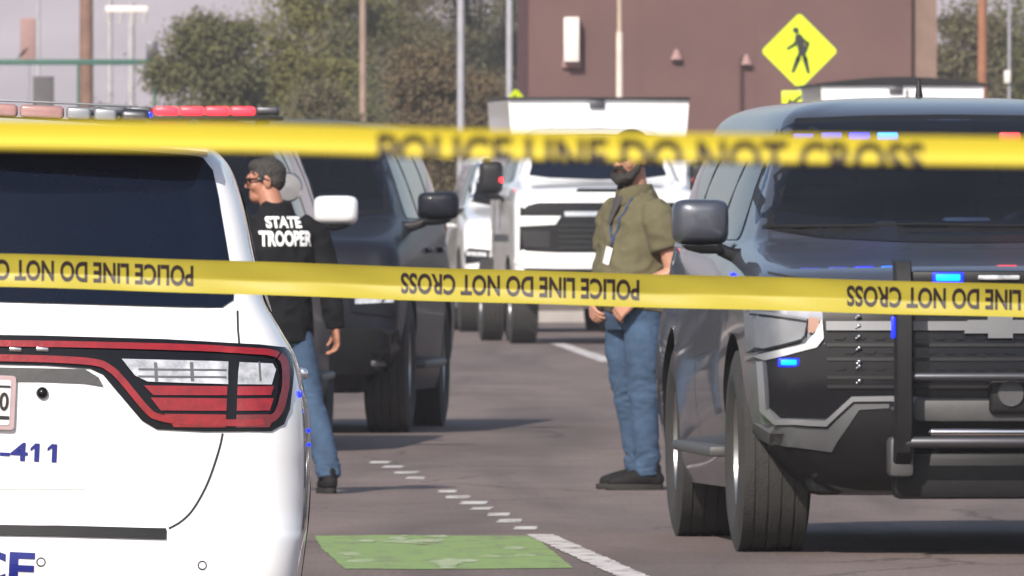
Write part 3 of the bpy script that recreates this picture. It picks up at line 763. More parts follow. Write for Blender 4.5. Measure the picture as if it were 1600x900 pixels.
# ================================================================== VEHICLES
# ------------------------------------------------------------------ white police SUV, rear towards us
def build_white_suv():
    X0, Y0 = -1.584, 42.85
    t = thing('police_suv', 'white patrol sport utility vehicle seen from behind with red racetrack tail lamp and roof lightbar', 'police car',
              (X0, Y0, -.17), rot=(0, R(2.5), R(1.3)))
    D = lambda px, py: ((px + 62) / 560, 1.52 + (345 - py) / 560 + .0437 * (px + 62) / 560)
    rows = [
        # z   yn   yf    wn    wm    wf   bn   bf   rn   rf
        (.30, .16, 4.95, .88, .93, .85, .10, .10, .12, .2),
        (.42, .05, 5.03, .945, .965, .90, .11, .12, .16, .25),
        (.57, .00, 5.08, .962, .982, .92, .12, .14, .18, .3),
        (.665, .012, 5.08, .970, .990, .93, .125, .14, .19, .3),
        (.70, .035, 5.08, .972, .992, .93, .125, .14, .19, .3),
        (.76, .055, 5.07, .973, .993, .93, .13, .14, .19, .3),
        (.89, .065, 5.05, .970, .988, .92, .13, .14, .20, .3),
        (1.0, .066, 4.95, .962, .975, .90, .14, .14, .20, .3),
        (1.08, .070, 4.55, .950, .952, .88, .15, .12, .20, .3),
        (1.176, .085, 4.05, .922, .926, .87, .16, .12, .20, .3),
        (1.246, .11, 3.85, .884, .888, .85, .17, .12, .18, .25),
        (1.333, .155, 3.70, .832, .836, .80, .18, .12, .16, .22),
        (1.457, .225, 3.48, .797, .800, .76, .18, .12, .14, .2),
        (1.615, .315, 3.18, .752, .755, .70, .17, .12, .13, .2),
        (1.715, .375, 2.95, .705, .707, .64, .16, .12, .13, .2),
        (1.760, .46, 2.80, .640, .66, .60, .13, .1, .14, .2),
        (1.785, .62, 2.62, .52, .54, .50, .1, .1, .16, .2),
        (1.797, .95, 2.3, .30, .32, .30, .05, .05, .15, .15),
        (1.80, 1.3, 1.9, .06, .06, .06, .01, .01, .02, .02)]
    body, bv = car_body('body', rows, M['white'], t, arches=((.98, .39), (4.02, .39)), arch_r=.44)
    both = lambda P: P + mir(P)
    # rear window
    wn = [D(0, 231), D(200, 231), D(262, 236), D(300, 247), D(316, 266), D(327, 310), D(342, 380), D(357, 452), D(357, 470), D(340, 482), D(280, 481), D(120, 476)]
    wn = [(0, wn[0][1])] + wn[1:] + [(0, D(-62, 471)[1])]
    full = wn + [(-x, z) for x, z in wn[::-1] if x > 0]
    patch('rear_window', bv, full, M['glass'], t, off=.006, step=.03)
    # roof spoiler lip over the window
    bm = NB(); rg = []
    for x in np.linspace(-.66, .66, 23):
        e = 1 - abs(x / .66) ** 6; yb = .22 + .16 * abs(x / .66) ** 2.2
        zt = 1.806 - .035 * abs(x) ** 2
        rg.append([(x, yb + .34, zt + .010), (x, yb + .12, zt), (x, yb, zt - .030), (x, yb - .012, zt - .046), (x, yb + .006, zt - .060), (x, yb + .10, zt - .055), (x, yb + .34, zt - .05)])
    ring_loft(bm, rg); sp = obj('roof_spoiler', bm, M['white'], t, smooth=60)
    bm = NB(); rbox(bm, (0, .216, 1.766), (.30, .012, .012), .004); obj('brake_lamp', bm, M['red_dark'], sp)
    # tail lamp panel : one black racetrack across the gate
    rp = [D(-62, 523), D(60, 525), D(250, 531), D(400, 540), D(441, 545), D(452, 556), D(456, 585), D(452, 640), D(444, 664), D(425, 675), D(320, 675), D(246, 671), D(222, 657), D(178, 608), D(158, 585), D(138, 576), D(70, 571), D(-62, 568)]
    rp = [(0, rp[0][1])] + rp[1:-1] + [(0, rp[-1][1])]
    tl = patch('tail_lamp', bv, rp + [(-x, z) for x, z in rp[::-1] if x > 0], M['gloss_black'], t, off=.004, step=.025, thick=.002)
    def two(name, P, m, off=.013, step=.022, parent=tl):
        return patch(name, bv, P, m, parent, off=off, step=step, both=True)
    # red light line : over the top, round the outer end and back along the bottom
    up = smoothline([D(-50, 537), D(120, 540), D(300, 546), D(395, 552), D(422, 556), D(435, 565), D(440, 582), D(440, 610), D(435, 638), D(426, 653), D(410, 660), D(380, 662), D(300, 660), D(250, 653), D(228, 640), D(190, 597), D(168, 577), D(142, 567), D(70, 562), D(-50, 559)], 6)
    n_ = len(up)
    two('red_light_line', strip_poly(up[:int(n_ * .24)], .017), M['red_lens'])
    two('red_light_line', strip_poly(up[int(n_ * .24):int(n_ * .53)], .020), M['red_dark'], off=.0135)
    two('red_light_line', strip_poly(up[int(n_ * .53):], .019), M['red_lens'], off=.014)
    two('reverse_lamp', [D(186, 562), D(354, 567), D(354, 602), D(300, 600), D(228, 597), D(208, 588)], M['clear'])
    two('reverse_lamp', [D(370, 568), D(420, 571), D(425, 580), D(420, 603), D(370, 602)], M['clear'])
    for xa, xb in ((236, 241), (292, 297), (398, 401)):
        two('lamp_divider', [D(xa, 568), D(xb, 568), D(xb + 3, 597), D(xa + 3, 597)], M['dim_silver'], off=.0150)
    for ya in (577, 588):
        two('lamp_rib', [D(212, ya), D(350, ya + 2), D(350, ya + 4.5), D(213, ya + 2.5)], M['dim_silver'], off=.0155)
    for i, (a, b_) in enumerate(((604, 619), (623, 643), (648, 669))):
        xl = (228, 240, 252)[i]
        if i == 2: xl = 262
        two('brake_lamp_segment', [D(xl - 6, a - 1), D(353, a + 1), D(353, b_), D(xl + 10, b_ - 1)], M['red_lens'], off=.0115 + .0003 * i)
        two('brake_lamp_segment', [D(370, a + 1), D(424 if i < 2 else 430, a + 1), D(420, b_), D(370, b_)], M['red_lens'] if i < 2 else M['red_dark'], off=.0115 + .0003 * i)
    for px in (20, 62):
        bm = NB(); a, z = D(px, 547); l, nn = hit(bv, a, z, 'near'); rbox(bm, tuple(l + nn * .010), (.034, .006, .012), .002); obj('badge_letter', bm, M['chrome'], tl)
    # grey patch painted as the shade above the plate, plate, camera knob
    patch('plate_recess_shade', bv, [D(-150, 571), D(130, 577), D(152, 590), D(160, 604), D(130, 599), D(60, 596), D(-150, 594)], M['grey_plastic'], t, off=.006, step=.03)
    pl = patch('licence_plate', bv, [(-.1525, D(0, 672)[1]), (.1525, D(24, 672)[1]), (.1525, D(24, 588)[1]), (-.1525, D(0, 588)[1])], M['plate_edge'], t, off=.006, thick=.010, r=.012)
    patch('plate_face', bv, [(-.139, D(0, 665)[1]), (.139, D(24, 665)[1]), (.139, D(24, 595)[1]), (-.139, D(0, 595)[1])], M['plate'], pl, off=.018, r=.008)
    text_on('plate_digit', bv, '0', .108, .134, D(20, 642)[1], D(20, 614)[1], M['seam'], pl, off=.021, bold=.02)
    patch('plate_bar', bv, [(.09, D(10, 606)[1]), (.137, D(10, 606)[1]), (.137, D(10, 603)[1]), (.09, D(10, 603)[1])], M['seam'], pl, off=.021)
    patch('plate_bar', bv, [(.09, D(10, 655)[1]), (.137, D(10, 655)[1]), (.137, D(10, 650)[1]), (.09, D(10, 650)[1])], M['seam'], pl, off=.021)
    a, z = D(65, 614); l, nn = hit(bv, a, z, 'near'); bm = NB(); bmesh.ops.create_uvsphere(bm, u_segments=20, v_segments=12, radius=.017); bmesh.ops.translate(bm, vec=l + nn * .004, verts=bm.verts[:]); obj('camera_knob', bm, M['gloss_black'], t, smooth=180)
    text_on('number_lettering', bv, '-411', *[D(3, 0)[0], D(92, 0)[0]], D(48, 721)[1], D(48, 692)[1], M['blue_text'], t, off=.003, bold=.022)
    for q in (57.5, 84):
        patch('number_lettering', bv, [D(q + 1, 692.4), D(q + 1, 699), D(q - 7, 705), D(q - 7, 700)], M['blue_text'], t, off=.0034, step=.02)
    a0, a1 = D(-222, 0)[0], D(66, 0)[0]
    text_on('lettering', bv, 'POLICE', a0, a1, D(40, 913)[1], D(40, 862)[1], M['blue_text'], t, off=.003, bold=.03)
    # seams
    seam = [D(365, 486), D(367, 515), D(370, 538)]
    s2 = smoothline([D(350, 678), D(345, 705), D(330, 755), D(310, 795), D(292, 815), D(272, 827)], 5)
    for P in (seam, s2): patch('gate_seam', bv, strip_poly(P, .006), M['seam'], t, off=.002, step=.08, both=True)
    patch('gate_crease_shade', bv, strip_poly([D(-60, 764), D(60, 765), D(140, 764)], .004), mat('crease_shadow', (.45, .45, .45), .5, vary=.05), t, off=.0015)  # grey strip painted as the shade of a crease
    st = [D(-62, 821), D(100, 824), D(268, 829), D(268, 843), D(100, 838), D(-62, 835)]
    st = [(0, st[0][1])] + st[1:5] + [(0, st[5][1])]
    patch('step_pad', bv, st + [(-x, z) for x, z in st[::-1] if x > 0], M['black'], t, off=.004, thick=.006)
    for px, py in ((75, 878), (327, 884)):
        a, z = D(px, py); l, nn = hit(bv, a, z, 'near'); bm = NB()
        rg = []
        q = nn.to_track_quat('Z', 'Y')
        for k in range(24):
            an = 2 * math.pi * k / 24; cc = Vector((math.cos(an), math.sin(an), 0))
            rg.append([l + q @ (cc * .0095 + Vector((0, 0, .001))), l + q @ (cc * .012 + Vector((0, 0, .0022))), l + q @ (cc * .0135 + Vector((0, 0, .001)))])
        ring_loft(bm, rg, closed=True); obj('parking_sensor', bm, M['steel'], t, smooth=180)
    # side windows, handles, mirrors, wheels, side markers
    for ax, s in (('right', 1), ('left', -1)):
        patch('side_window', bv, [(.75, 1.30), (2.0, 1.28), (2.0, 1.66), (.95, 1.64)], M['glass'], t, axis=ax, r=.05, step=.1)
        patch('side_window', bv, [(2.08, 1.28), (3.35, 1.26), (2.9, 1.66), (2.08, 1.66)], M['glass'], t, axis=ax, r=.05, step=.1)
        for y in (1.75, 2.85):
            bm = NB(); l, nn = hit(bv, y, 1.12, ax); rbox(bm, tuple(l + Vector((s * .018, 0, 0))), (.03, .2, .03), .01); obj('door_handle', bm, M['chrome'], t)
        for i, (y, z) in enumerate(((.33, 1.075), (.62, .97), (.62, .93))):
            bm = NB(); l, nn = hit(bv, y, z, ax); rbox(bm, tuple(l + Vector((s * .002, 0, 0))), (.008, .05, (.018, .011, .010)[i]), .003); obj('side_lamp', bm, M['blue_on'] if s > 0 else M['red_dark'], t)
        for y in (1.42, 2.45, 3.5): patch('door_seam', bv, strip_poly([(y, .45), (y, .9), (y - .02, 1.24)], .008), M['seam'], t, axis=ax, off=.002)
        wheel(t, s * .83, .98, .39, .27); wheel(t, s * .83, 4.02, .39, .27)
        bm = NB(); tube(bm, [(s * .60, .8, 1.80), (s * .62, 1.0, 1.825), (s * .62, 2.3, 1.825), (s * .58, 2.5, 1.80)], .016, n=8); obj('roof_rail', bm, M['black'], t)
    # roof lightbar
    lb = bpy.data.objects.new('lightbar', None); COL.objects.link(lb); lb.parent = t; lb.location = (.02, 1.9, 1.84)
    bm = NB(); rbox(bm, (0, 0, -.025), (.93, .26, .026), .010); obj('tray', bm, M['navy_paint'], lb)
    def seg(x0, x1, m, zt=.030, nm='lens_segment'):
        bm = NB(); rbox(bm, ((x0 + x1) / 2, 0, .007), (x1 - x0 - .008, .28, .036), .010, 3); obj(nm, bm, m, lb)
    for x0, x1, m in ((-.47, -.385, 'steel'), (-.385, -.31, 'clear'), (-.31, -.225, 'clear'), (-.225, -.04, 'pink_lens'), (-.04, .09, 'pink_lens'), (.09, .225, 'pink_lens'), (.225, .305, 'satin'), (.305, .38, 'satin')):
        seg(x0, x1, M[m])
    bm = NB()
    rbox(bm, (.428, 0, .006), (.088, .25, .040), .018, 3); obj('lens_segment', bm, M['steel'], lb)
    bm = NB(); rbox(bm, (.472, -.10, .012), (.012, .03, .016), .004); obj('corner_lamp', bm, M['blue_on'], lb)
    bm = NB()
    for x in (-.38, .38): rbox(bm, (x, 0, -.047), (.10, .16, .030), .008)
    obj('foot', bm, M['black'], lb)
    bm = NB(); rbox(bm, (0, .10, .0355), (.84, .06, .006), .002); obj('top_plate', bm, M['satin'], lb)
    return t
build_white_suv()

# ------------------------------------------------------------------ large sport utility vehicle, front towards us
SUV_ROWS = [
    (.24, .26, 5.10, .66, .93, .85, .10, .05, .10, .10),
    (.34, .12, 5.22, .76, .965, .92, .12, .06, .12, .14),
    (.48, .03, 5.28, .900, .995, .97, .15, .06, .14, .16),
    (.56, .01, 5.29, .950, 1.005, .98, .16, .06, .15, .17),
    (.70, .00, 5.30, .972, 1.015, .99, .17, .06, .16, .18),
    (.95, .03, 5.30, .978, 1.004, .96, .18, .06, .17, .18),
    (1.03, .055, 5.29, .972, .996, .945, .18, .06, .17, .18),
    (1.085, .10, 5.28, .955, .988, .935, .18, .06, .18, .18, .010),
    (1.125, .19, 5.27, .935, .980, .93, .17, .06, .20, .18, .018),
    (1.165, .45, 5.26, .915, .970, .925, .15, .06, .20, .18, .022),
    (1.205, .85, 5.25, .898, .958, .915, .13, .06, .18, .18, .022),
    (1.240, 1.18, 5.24, .880, .945, .905, .15, .06, .16, .18, .016),
    (1.275, 1.36, 5.23, .855, .925, .89, .20, .06, .14, .18, .008),
    (1.50, 1.68, 5.17, .775, .850, .83, .22, .06, .10, .15),
    (1.66, 1.92, 5.11, .715, .780, .765, .22, .06, .09, .13),
    (1.745, 2.06, 5.07, .685, .745, .74, .22, .06, .10, .13),
    (1.80, 2.20, 5.00, .64, .695, .69, .20, .06, .12, .13),
    (1.845, 2.50, 4.85, .52, .56, .56, .15, .06, .15, .13),
    (1.868, 2.95, 4.50, .30, .32, .32, .08, .05, .15, .13),
    (1.875, 3.4, 4.1, .06, .06, .06, .01, .01, .02, .02)]

def suv_common(t, rows, paint, body_name='body', wheel_r=.41, wd=.30, glass=M['glass']):
    body, bv = car_body(body_name, rows, paint, t, arches=((.95, wheel_r + .01), (4.02, wheel_r + .01)), arch_r=wheel_r + .06)
    ws = [(-.60, 1.300), (-.30, 1.285), (0, 1.280), (.30, 1.285), (.60, 1.300), (.835, 1.335), (.815, 1.42), (.69, 1.725), (.645, 1.752), (.35, 1.764), (0, 1.768), (-.35, 1.764), (-.645, 1.752), (-.69, 1.725), (-.815, 1.42), (-.835, 1.335)]
    cx_, cz_ = 0, 1.53
    inner = [(x * .93, cz_ + (z - cz_) * .88) for x, z in ws]
    b2 = NB(); b2.from_mesh(body.data)
    gone = [f for f in b2.faces if f.normal.y < -.15 and f.calc_center_median().y < 2.4 and inpoly(f.calc_center_median().x, f.calc_center_median().z, inner)]
    bmesh.ops.delete(b2, geom=gone, context='FACES'); b2.to_mesh(body.data); b2.free()
    wg = patch('windscreen', bv, ws, M['screen_glass'], t, off=.005, step=.06)
    loop = [(x * .955, cz_ + (z - cz_) * .91) for x, z in ws]; loop.append(loop[0])
    patch('windscreen_border', bv, strip_poly(loop, .088), M['black'], wg, off=.003, step=.05)
    bm = NB(); rbox(bm, (0, 1.92, 1.13), (1.50, .80, .20), .06, 3); rbox(bm, (.40, 2.02, 1.24), (.40, .26, .09), .03); obj('dashboard', bm, M['cabin'], t)
    for sx in (-.42, .42):
        bm = NB(); rbox(bm, (0, 0, 0), (.52, .17, .66), .06, 3, rot=Matrix.Rotation(R(-12), 3, 'X')); rbox(bm, (0, -.28, -.34), (.52, .56, .16), .05, 3); se = obj('seat', bm, M['cabin'], t); se.location = (sx, 2.95, 1.12)
        bm = NB(); rbox(bm, (0, .10, .47), (.27, .11, .19), .045, 3); obj('headrest', bm, M['cabin_grey'], se)
    bm = NB(); tube(bm, [(.40 + .185 * math.cos(2 * math.pi * k / 24), 2.36 + .07 * math.sin(2 * math.pi * k / 24), 1.23 + .17 * math.sin(2 * math.pi * k / 24)) for k in range(25)], .016, n=8); rbox(bm, (.40, 2.35, 1.22), (.34, .03, .05), .01); obj('steering_wheel', bm, M['cabin'], t)
    bm = NB(); rbox(bm, (0, 2.10, 1.625), (.23, .035, .07), .015, 3); obj('rear_view_mirror', bm, M['cabin'], t)
    bm = NB(); rbox(bm, (.06, 1.98, 1.30), (.20, .10, .13), .015); rbox(bm, (-.14, 1.94, 1.26), (.14, .10, .05), .01); obj('dash_equipment', bm, M['cabin_grey'], t)
    bm = NB(); rbox(bm, (0, 3.3, 1.3), (1.40, .03, .80)); obj('partition', bm, M['black'], t)
    patch('windscreen_cowl', bv, [(-.80, 1.318), (-.60, 1.284), (0, 1.264), (.60, 1.284), (.80, 1.318), (.60, 1.304), (0, 1.284), (-.60, 1.304)], M['black'], t, off=.006, step=.08)
    for s in (1, -1):
        bm = NB()
        P = [(s * .62 - .18, 1.327), (s * .25 - .18, 1.330), (-s * .02 - .18, 1.338)]
        V3 = [hit(bv, x, z, 'near')[0] + Vector((0, -.03, .0)) for x, z in P]; tube(bm, V3, [.009, .007, .005], n=6); obj('wiper', bm, M['black'], t)
    for ax, s in (('right', 1), ('left', -1)):
        patch('side_window', bv, [(1.95, 1.27), (2.62, 1.27), (2.62, 1.70), (2.30, 1.70)], glass, t, axis=ax, r=.04, step=.1)
        patch('side_window', bv, [(2.72, 1.27), (3.72, 1.27), (3.72, 1.70), (2.72, 1.70)], glass, t, axis=ax, r=.04, step=.1)
        patch('side_window', bv, [(3.84, 1.27), (4.85, 1.28), (4.72, 1.70), (3.84, 1.70)], glass, t, axis=ax, r=.05, step=.1)
        patch('window_trim', bv, strip_poly([(1.88, 1.245), (3.4, 1.24), (4.95, 1.25)], .022), M['satin'], t, axis=ax, off=.006, step=.12)
        for y in (1.55, 2.67, 3.78): patch('door_seam', bv, strip_poly([(y, .42), (y, .8), (y + .03, 1.22)], .010), M['seam'], t, axis=ax, off=.002, step=.12)
        for y in (2.45, 3.58):
            bm = NB(); l, nn = hit(bv, y, 1.08, ax); rbox(bm, tuple(l + Vector((s * .02, 0, 0))), (.035, .2, .035), .012); obj('door_handle', bm, paint, t)
        bm = NB(); rbox(bm, (s * .985, 2.48, .40), (.13, 1.9, .045), .015); obj('running_board', bm, M['grey_plastic'], t)
        wheel(t, s * (1.005 - wd / 2), .95, wheel_r, wd); wheel(t, s * (1.005 - wd / 2), 4.02, wheel_r, wd)
    bm = NB(); rbox(bm, (0, 2.6, .32), (1.5, 4.6, .16), .05); obj('underbody', bm, M['black'], t)
    return body, bv

def build_grey_suv():
    CX = 1.985
    t = thing('patrol_suv', 'slate grey patrol sport utility vehicle facing us with black push bumper and lit blue lamps', 'police car', (CX - .02, 61.85, 0), rot=(0, 0, R(4)))
    T = lambda px, py: ((px - 800) / 388 - CX, CH + (HY - py) / 388)
    sym = lambda P: P + [(-x, z) for x, z in P[::-1]]           # half outline given from centre top ... centre bottom
    body, bv = suv_common(t, SUV_ROWS, M['grey_paint'])
    # lower valance
    patch('valance', bv, sym([(0, .575), T(1400, 640), T(1350, 640), T(1318, 680), T(1250, 700), T(1222, 690), T(1240, 740), (-.70, .30), (-.55, .27), (0, .26)]), M['black'], t, off=.010, step=.035)
    # black front face : grille opening and lamp pockets in one moulding
    fr = patch('front_moulding', bv, sym([(0, T(0, 482)[1]), T(1296, 482), T(1300, 538), T(1212, 563), T(1216, 636), T(1232, 652), T(1300, 654), T(1338, 620), (0, T(0, 620)[1])]), M['gloss_black'], t, off=.010, step=.035)
    # headlamps with their C shaped running lamp
    P = [T(1189, 490), T(1205, 487), T(1274, 499), T(1270, 524), T(1262, 533), T(1190, 553)]
    h = patch('headlamp', bv, P, M['lens'], t, off=.006, step=.05, thick=.012, both=True)
    patch('running_lamp', bv, strip_poly([T(1194, 492), T(1274, 504), T(1269, 531), T(1196, 551)], .008), M['gloss_black'], h, off=.022, step=.04, both=True)
    patch('marker_lamp', bv, [T(1276, 497), T(1291, 499), T(1293, 512), T(1282, 522), T(1275, 520)], M['orange'], h, off=.020, step=.04, both=True)
    patch('headlamp_trim', bv, [T(1190, 558), T(1270, 538), T(1285, 522), T(1297, 500), T(1299, 530), T(1288, 544), T(1212, 564), T(1190, 566)], M['satin'], t, off=.006, step=.04, thick=.016, both=True)
    # bright lower frame
    patch('bumper_frame', bv, strip_poly([T(1207, 566), T(1212, 640), T(1228, 657), T(1302, 660), T(1342, 623), T(1400, 622), (-.20, T(0, 626)[1])], .020), M['satin'], t, off=.010, step=.05, thick=.02, both=True)
    patch('bumper_face', bv, [T(1192, 570), T(1202, 570), T(1207, 640), T(1226, 663), T(1304, 668), T(1346, 630), T(1398, 630), T(1398, 637), T(1352, 640), T(1320, 688), T(1312, 704), T(1225, 692), T(1207, 680), T(1196, 640)], M['dim_silver'], t, off=.006, step=.05, thick=.010, both=True)
    # grille : bars, honeycomb and a plain bow shaped emblem
    bm = NB()
    for py, hh in ((510, .034),): patch_bm(bm, bv, [T(1303, py - 6), (.66, T(0, py - 6)[1]), (.66, T(0, py + 8)[1]), T(1303, py + 8)], off=.012, thick=.018, step=.1)
    gr = obj('grille_bar', bm, M['dim_silver'], t)
    bm = NB()
    for py in (540, 562, 590, 604):
        patch_bm(bm, bv, [T(1303, py - 2.5), (.66, T(0, py - 2.5)[1]), (.66, T(0, py + 2.5)[1]), T(1303, py + 2.5)], off=.008, thick=.012, step=.1)
    obj('grille_slat', bm, M['black'], t)
    bm = NB()
    for r_, py in enumerate((528, 550, 575)):
        for k in range(17):
            x = -.64 + .08 * k + (.04 if r_ % 2 else 0)
            if x > .66: continue
            z = T(0, py)[1]
            patch_bm(bm, bv, [(x - .026, z), (x - .016, z + .010), (x + .016, z + .010), (x + .026, z), (x + .016, z - .010), (x - .016, z - .010)], off=.010, thick=.010, step=.06)
    obj('grille_mesh', bm, M['gloss_black'], t)
    for py in (496, 511, 527, 545, 566, 573, 595):  # chrome beads added to imitate a column of sun glints
        for q in (0, 1):
            bm = NB()
            l, nn = hit(bv, *T(1353 - 4 * q, py + 3 * q), 'near'); vv = bmesh.ops.create_uvsphere(bm, u_segments=10, v_segments=6, radius=.009 - .003 * q)['verts']; bmesh.ops.translate(bm, vec=l + nn * .03, verts=vv); obj('glint_bead', bm, M['chrome'], t, smooth=180)
    
    ze = T(0, 513)[1]
    patch('emblem', bv, [(-.13, ze + .026), (-.05, ze + .026), (-.05, ze + .045), (.05, ze + .045), (.05, ze + .026), (.13, ze + .026), (.115, ze - .026), (.05, ze - .026), (.05, ze - .045), (-.05, ze - .045), (-.05, ze - .026), (-.145, ze - .026)], M['dim_silver'], t, off=.030, thick=.012, step=.06)
    # bonnet seam, centre sensor
    patch('bonnet_seam', bv, strip_poly(smoothline([(-.90, 1.14), (-.70, 1.105), (-.3, 1.092), (.3, 1.092), (.70, 1.105), (.90, 1.14)]), .008), M['seam'], t, off=.002)
    bm = NB(); rbox(bm, (0.035, -.05, T(0, 617)[1]), (.17, .08, .15), .02, 3); sb = obj('sensor_box', bm, M['black'], t)
    bm = NB(); lathe_x(bm, [(-.01, .0), (-.01, .05), (.008, .058), (.012, .0)], n=24); bmesh.ops.rotate(bm, cent=(0, 0, 0), matrix=Matrix.Rotation(R(90), 3, 'Z'), verts=bm.verts[:]); bmesh.ops.translate(bm, vec=(.035, -.092, T(0, 615)[1]), verts=bm.verts[:]); obj('sensor_face', bm, M['grey_plastic'], sb)
    # push bumper
    pb = bpy.data.objects.new('push_bumper', None); COL.objects.link(pb); pb.parent = t; pb.location = (0, 0, 0)
    for s in (-1, 1):
        bm = NB(); x = s * .405
        prof = [(-.02, .34), (-.13, .42), (-.17, .55), (-.17, .95), (-.14, 1.10), (-.09, 1.185), (-.03, 1.195)]
        rg = []
        for y, z in prof: rg.append([(x + a, y + b_, z + (.0 if True else 0)) for a, b_ in ((-.036, -.02), (-.028, -.035), (.028, -.035), (.036, -.02), (.036, .035), (-.036, .035))])
        ring_loft(bm, rg); obj('upright', bm, M['black'], pb, smooth=35)
        bm = NB(); rbox(bm, (x - s * -.0, -.02, .40), (.10, .16, .16), .02); obj('bracket', bm, M['grey_plastic'], pb)
        bm = NB(); rbox(bm, (s * (.405 - .045) if s > 0 else -.36 - .088, -.165, T(0, 511)[1]), (.014, .03, .085), .004); obj('side_lamp', bm, M['blue_on'] if s < 0 else M['red_dark'], pb)
    bm = NB(); rbox(bm, (0, -.12, 1.118), (.74, .05, .062), .015); cr = obj('light_tray', bm, M['black'], pb)
    for x, m, wd_ in ((-.225, 'cyan_on', .10), (-.02, 'clear', .17), (.20, 'red_dark', .10)):
        bm = NB(); rbox(bm, (x, -.152, 1.122), (wd_, .018, .028 if m == 'cyan_on' else .02), .007, 3); obj('lamp', bm, M[m], cr)
    bm = NB(); rbox(bm, (-.225, -.149, 1.122), (.125, .012, .042), .005, 3); obj('lamp_surround', bm, M['blue_on'], cr)
    bm = NB(); tube(bm, [(-.39, -.15, T(0, 588)[1]), (.39, -.15, T(0, 588)[1])], .018, n=12); obj('crossbar', bm, M['steel'], pb)
    bm = NB(); tube(bm, [(-.39, -.155, T(0, 690)[1]), (.39, -.155, T(0, 690)[1])], .024, n=12); obj('crossbar', bm, M['steel'], pb)
    bm = NB(); rbox(bm, (0, -.03, T(0, 640)[1]), (.70, .05, .10), .02); obj('bumper_beam', bm, M['grey_plastic'], pb)
    bm = NB(); tube(bm, [(-.28, -.06, T(0, 675)[1]), (.30, -.06, T(0, 675)[1])], .016, n=12); obj('bright_bar', bm, M['chrome'], pb)
    bm = NB(); rbox(bm, (0, .06, T(0, 743)[1]), (.86, .10, .19), .03); obj('skid_plate', bm, M['black'], t)
    # other lit lamps
    l, nn = hit(bv, *T(1243, 567), 'near')
    bm = NB(); rbox(bm, tuple(l + nn * .012), (.065, .02, .022), .007, 3); obj('corner_lamp', bm, M['cyan_on'], t)
    bm = NB(); rbox(bm, tuple(l + nn * .008), (.085, .016, .034), .005, 3); obj('corner_lamp', bm, M['blue_on'], t)
    for px, m in ((1262, 'blue_dim'), (1304, 'blue_dim'), (1346, 'blue_on'), (1389, 'cyan_on'), (1580, 'red_on'), (1622, 'red_dark'), (1664, 'red_dark')):
        u = (px - 1489) / 375
        l, nn = hit(bv, u, 1.694, 'near')
        bm = NB(); rbox(bm, tuple(l + Vector((0, -.012, 0))), (.086, .03, .045 if px > 1300 else .036), .008, 3); obj('visor_lamp', bm, M[m], t)
    for s in (-1, 1):
        mo = mirror(t, s * .960, 1.62, 1.345, s, M['grey_paint'], wd=.235, ht=.190)
        l, nn = hit(bv, 1.25, 1.13, 'left' if s < 0 else 'right')
        bm = NB(); rbox(bm, tuple(l + Vector((s * .006, 0, 0))), (.014, .05, .02), .004); obj('fender_lamp', bm, M['blue_on'] if s < 0 else M['red_dark'], t)
    bm = NB(); tube(bm, [(.05, 3.9, 1.86), (.05, 3.92, 1.95)], [.02, .008], n=8); obj('antenna', bm, M['black'], t)
    return t
build_grey_suv()

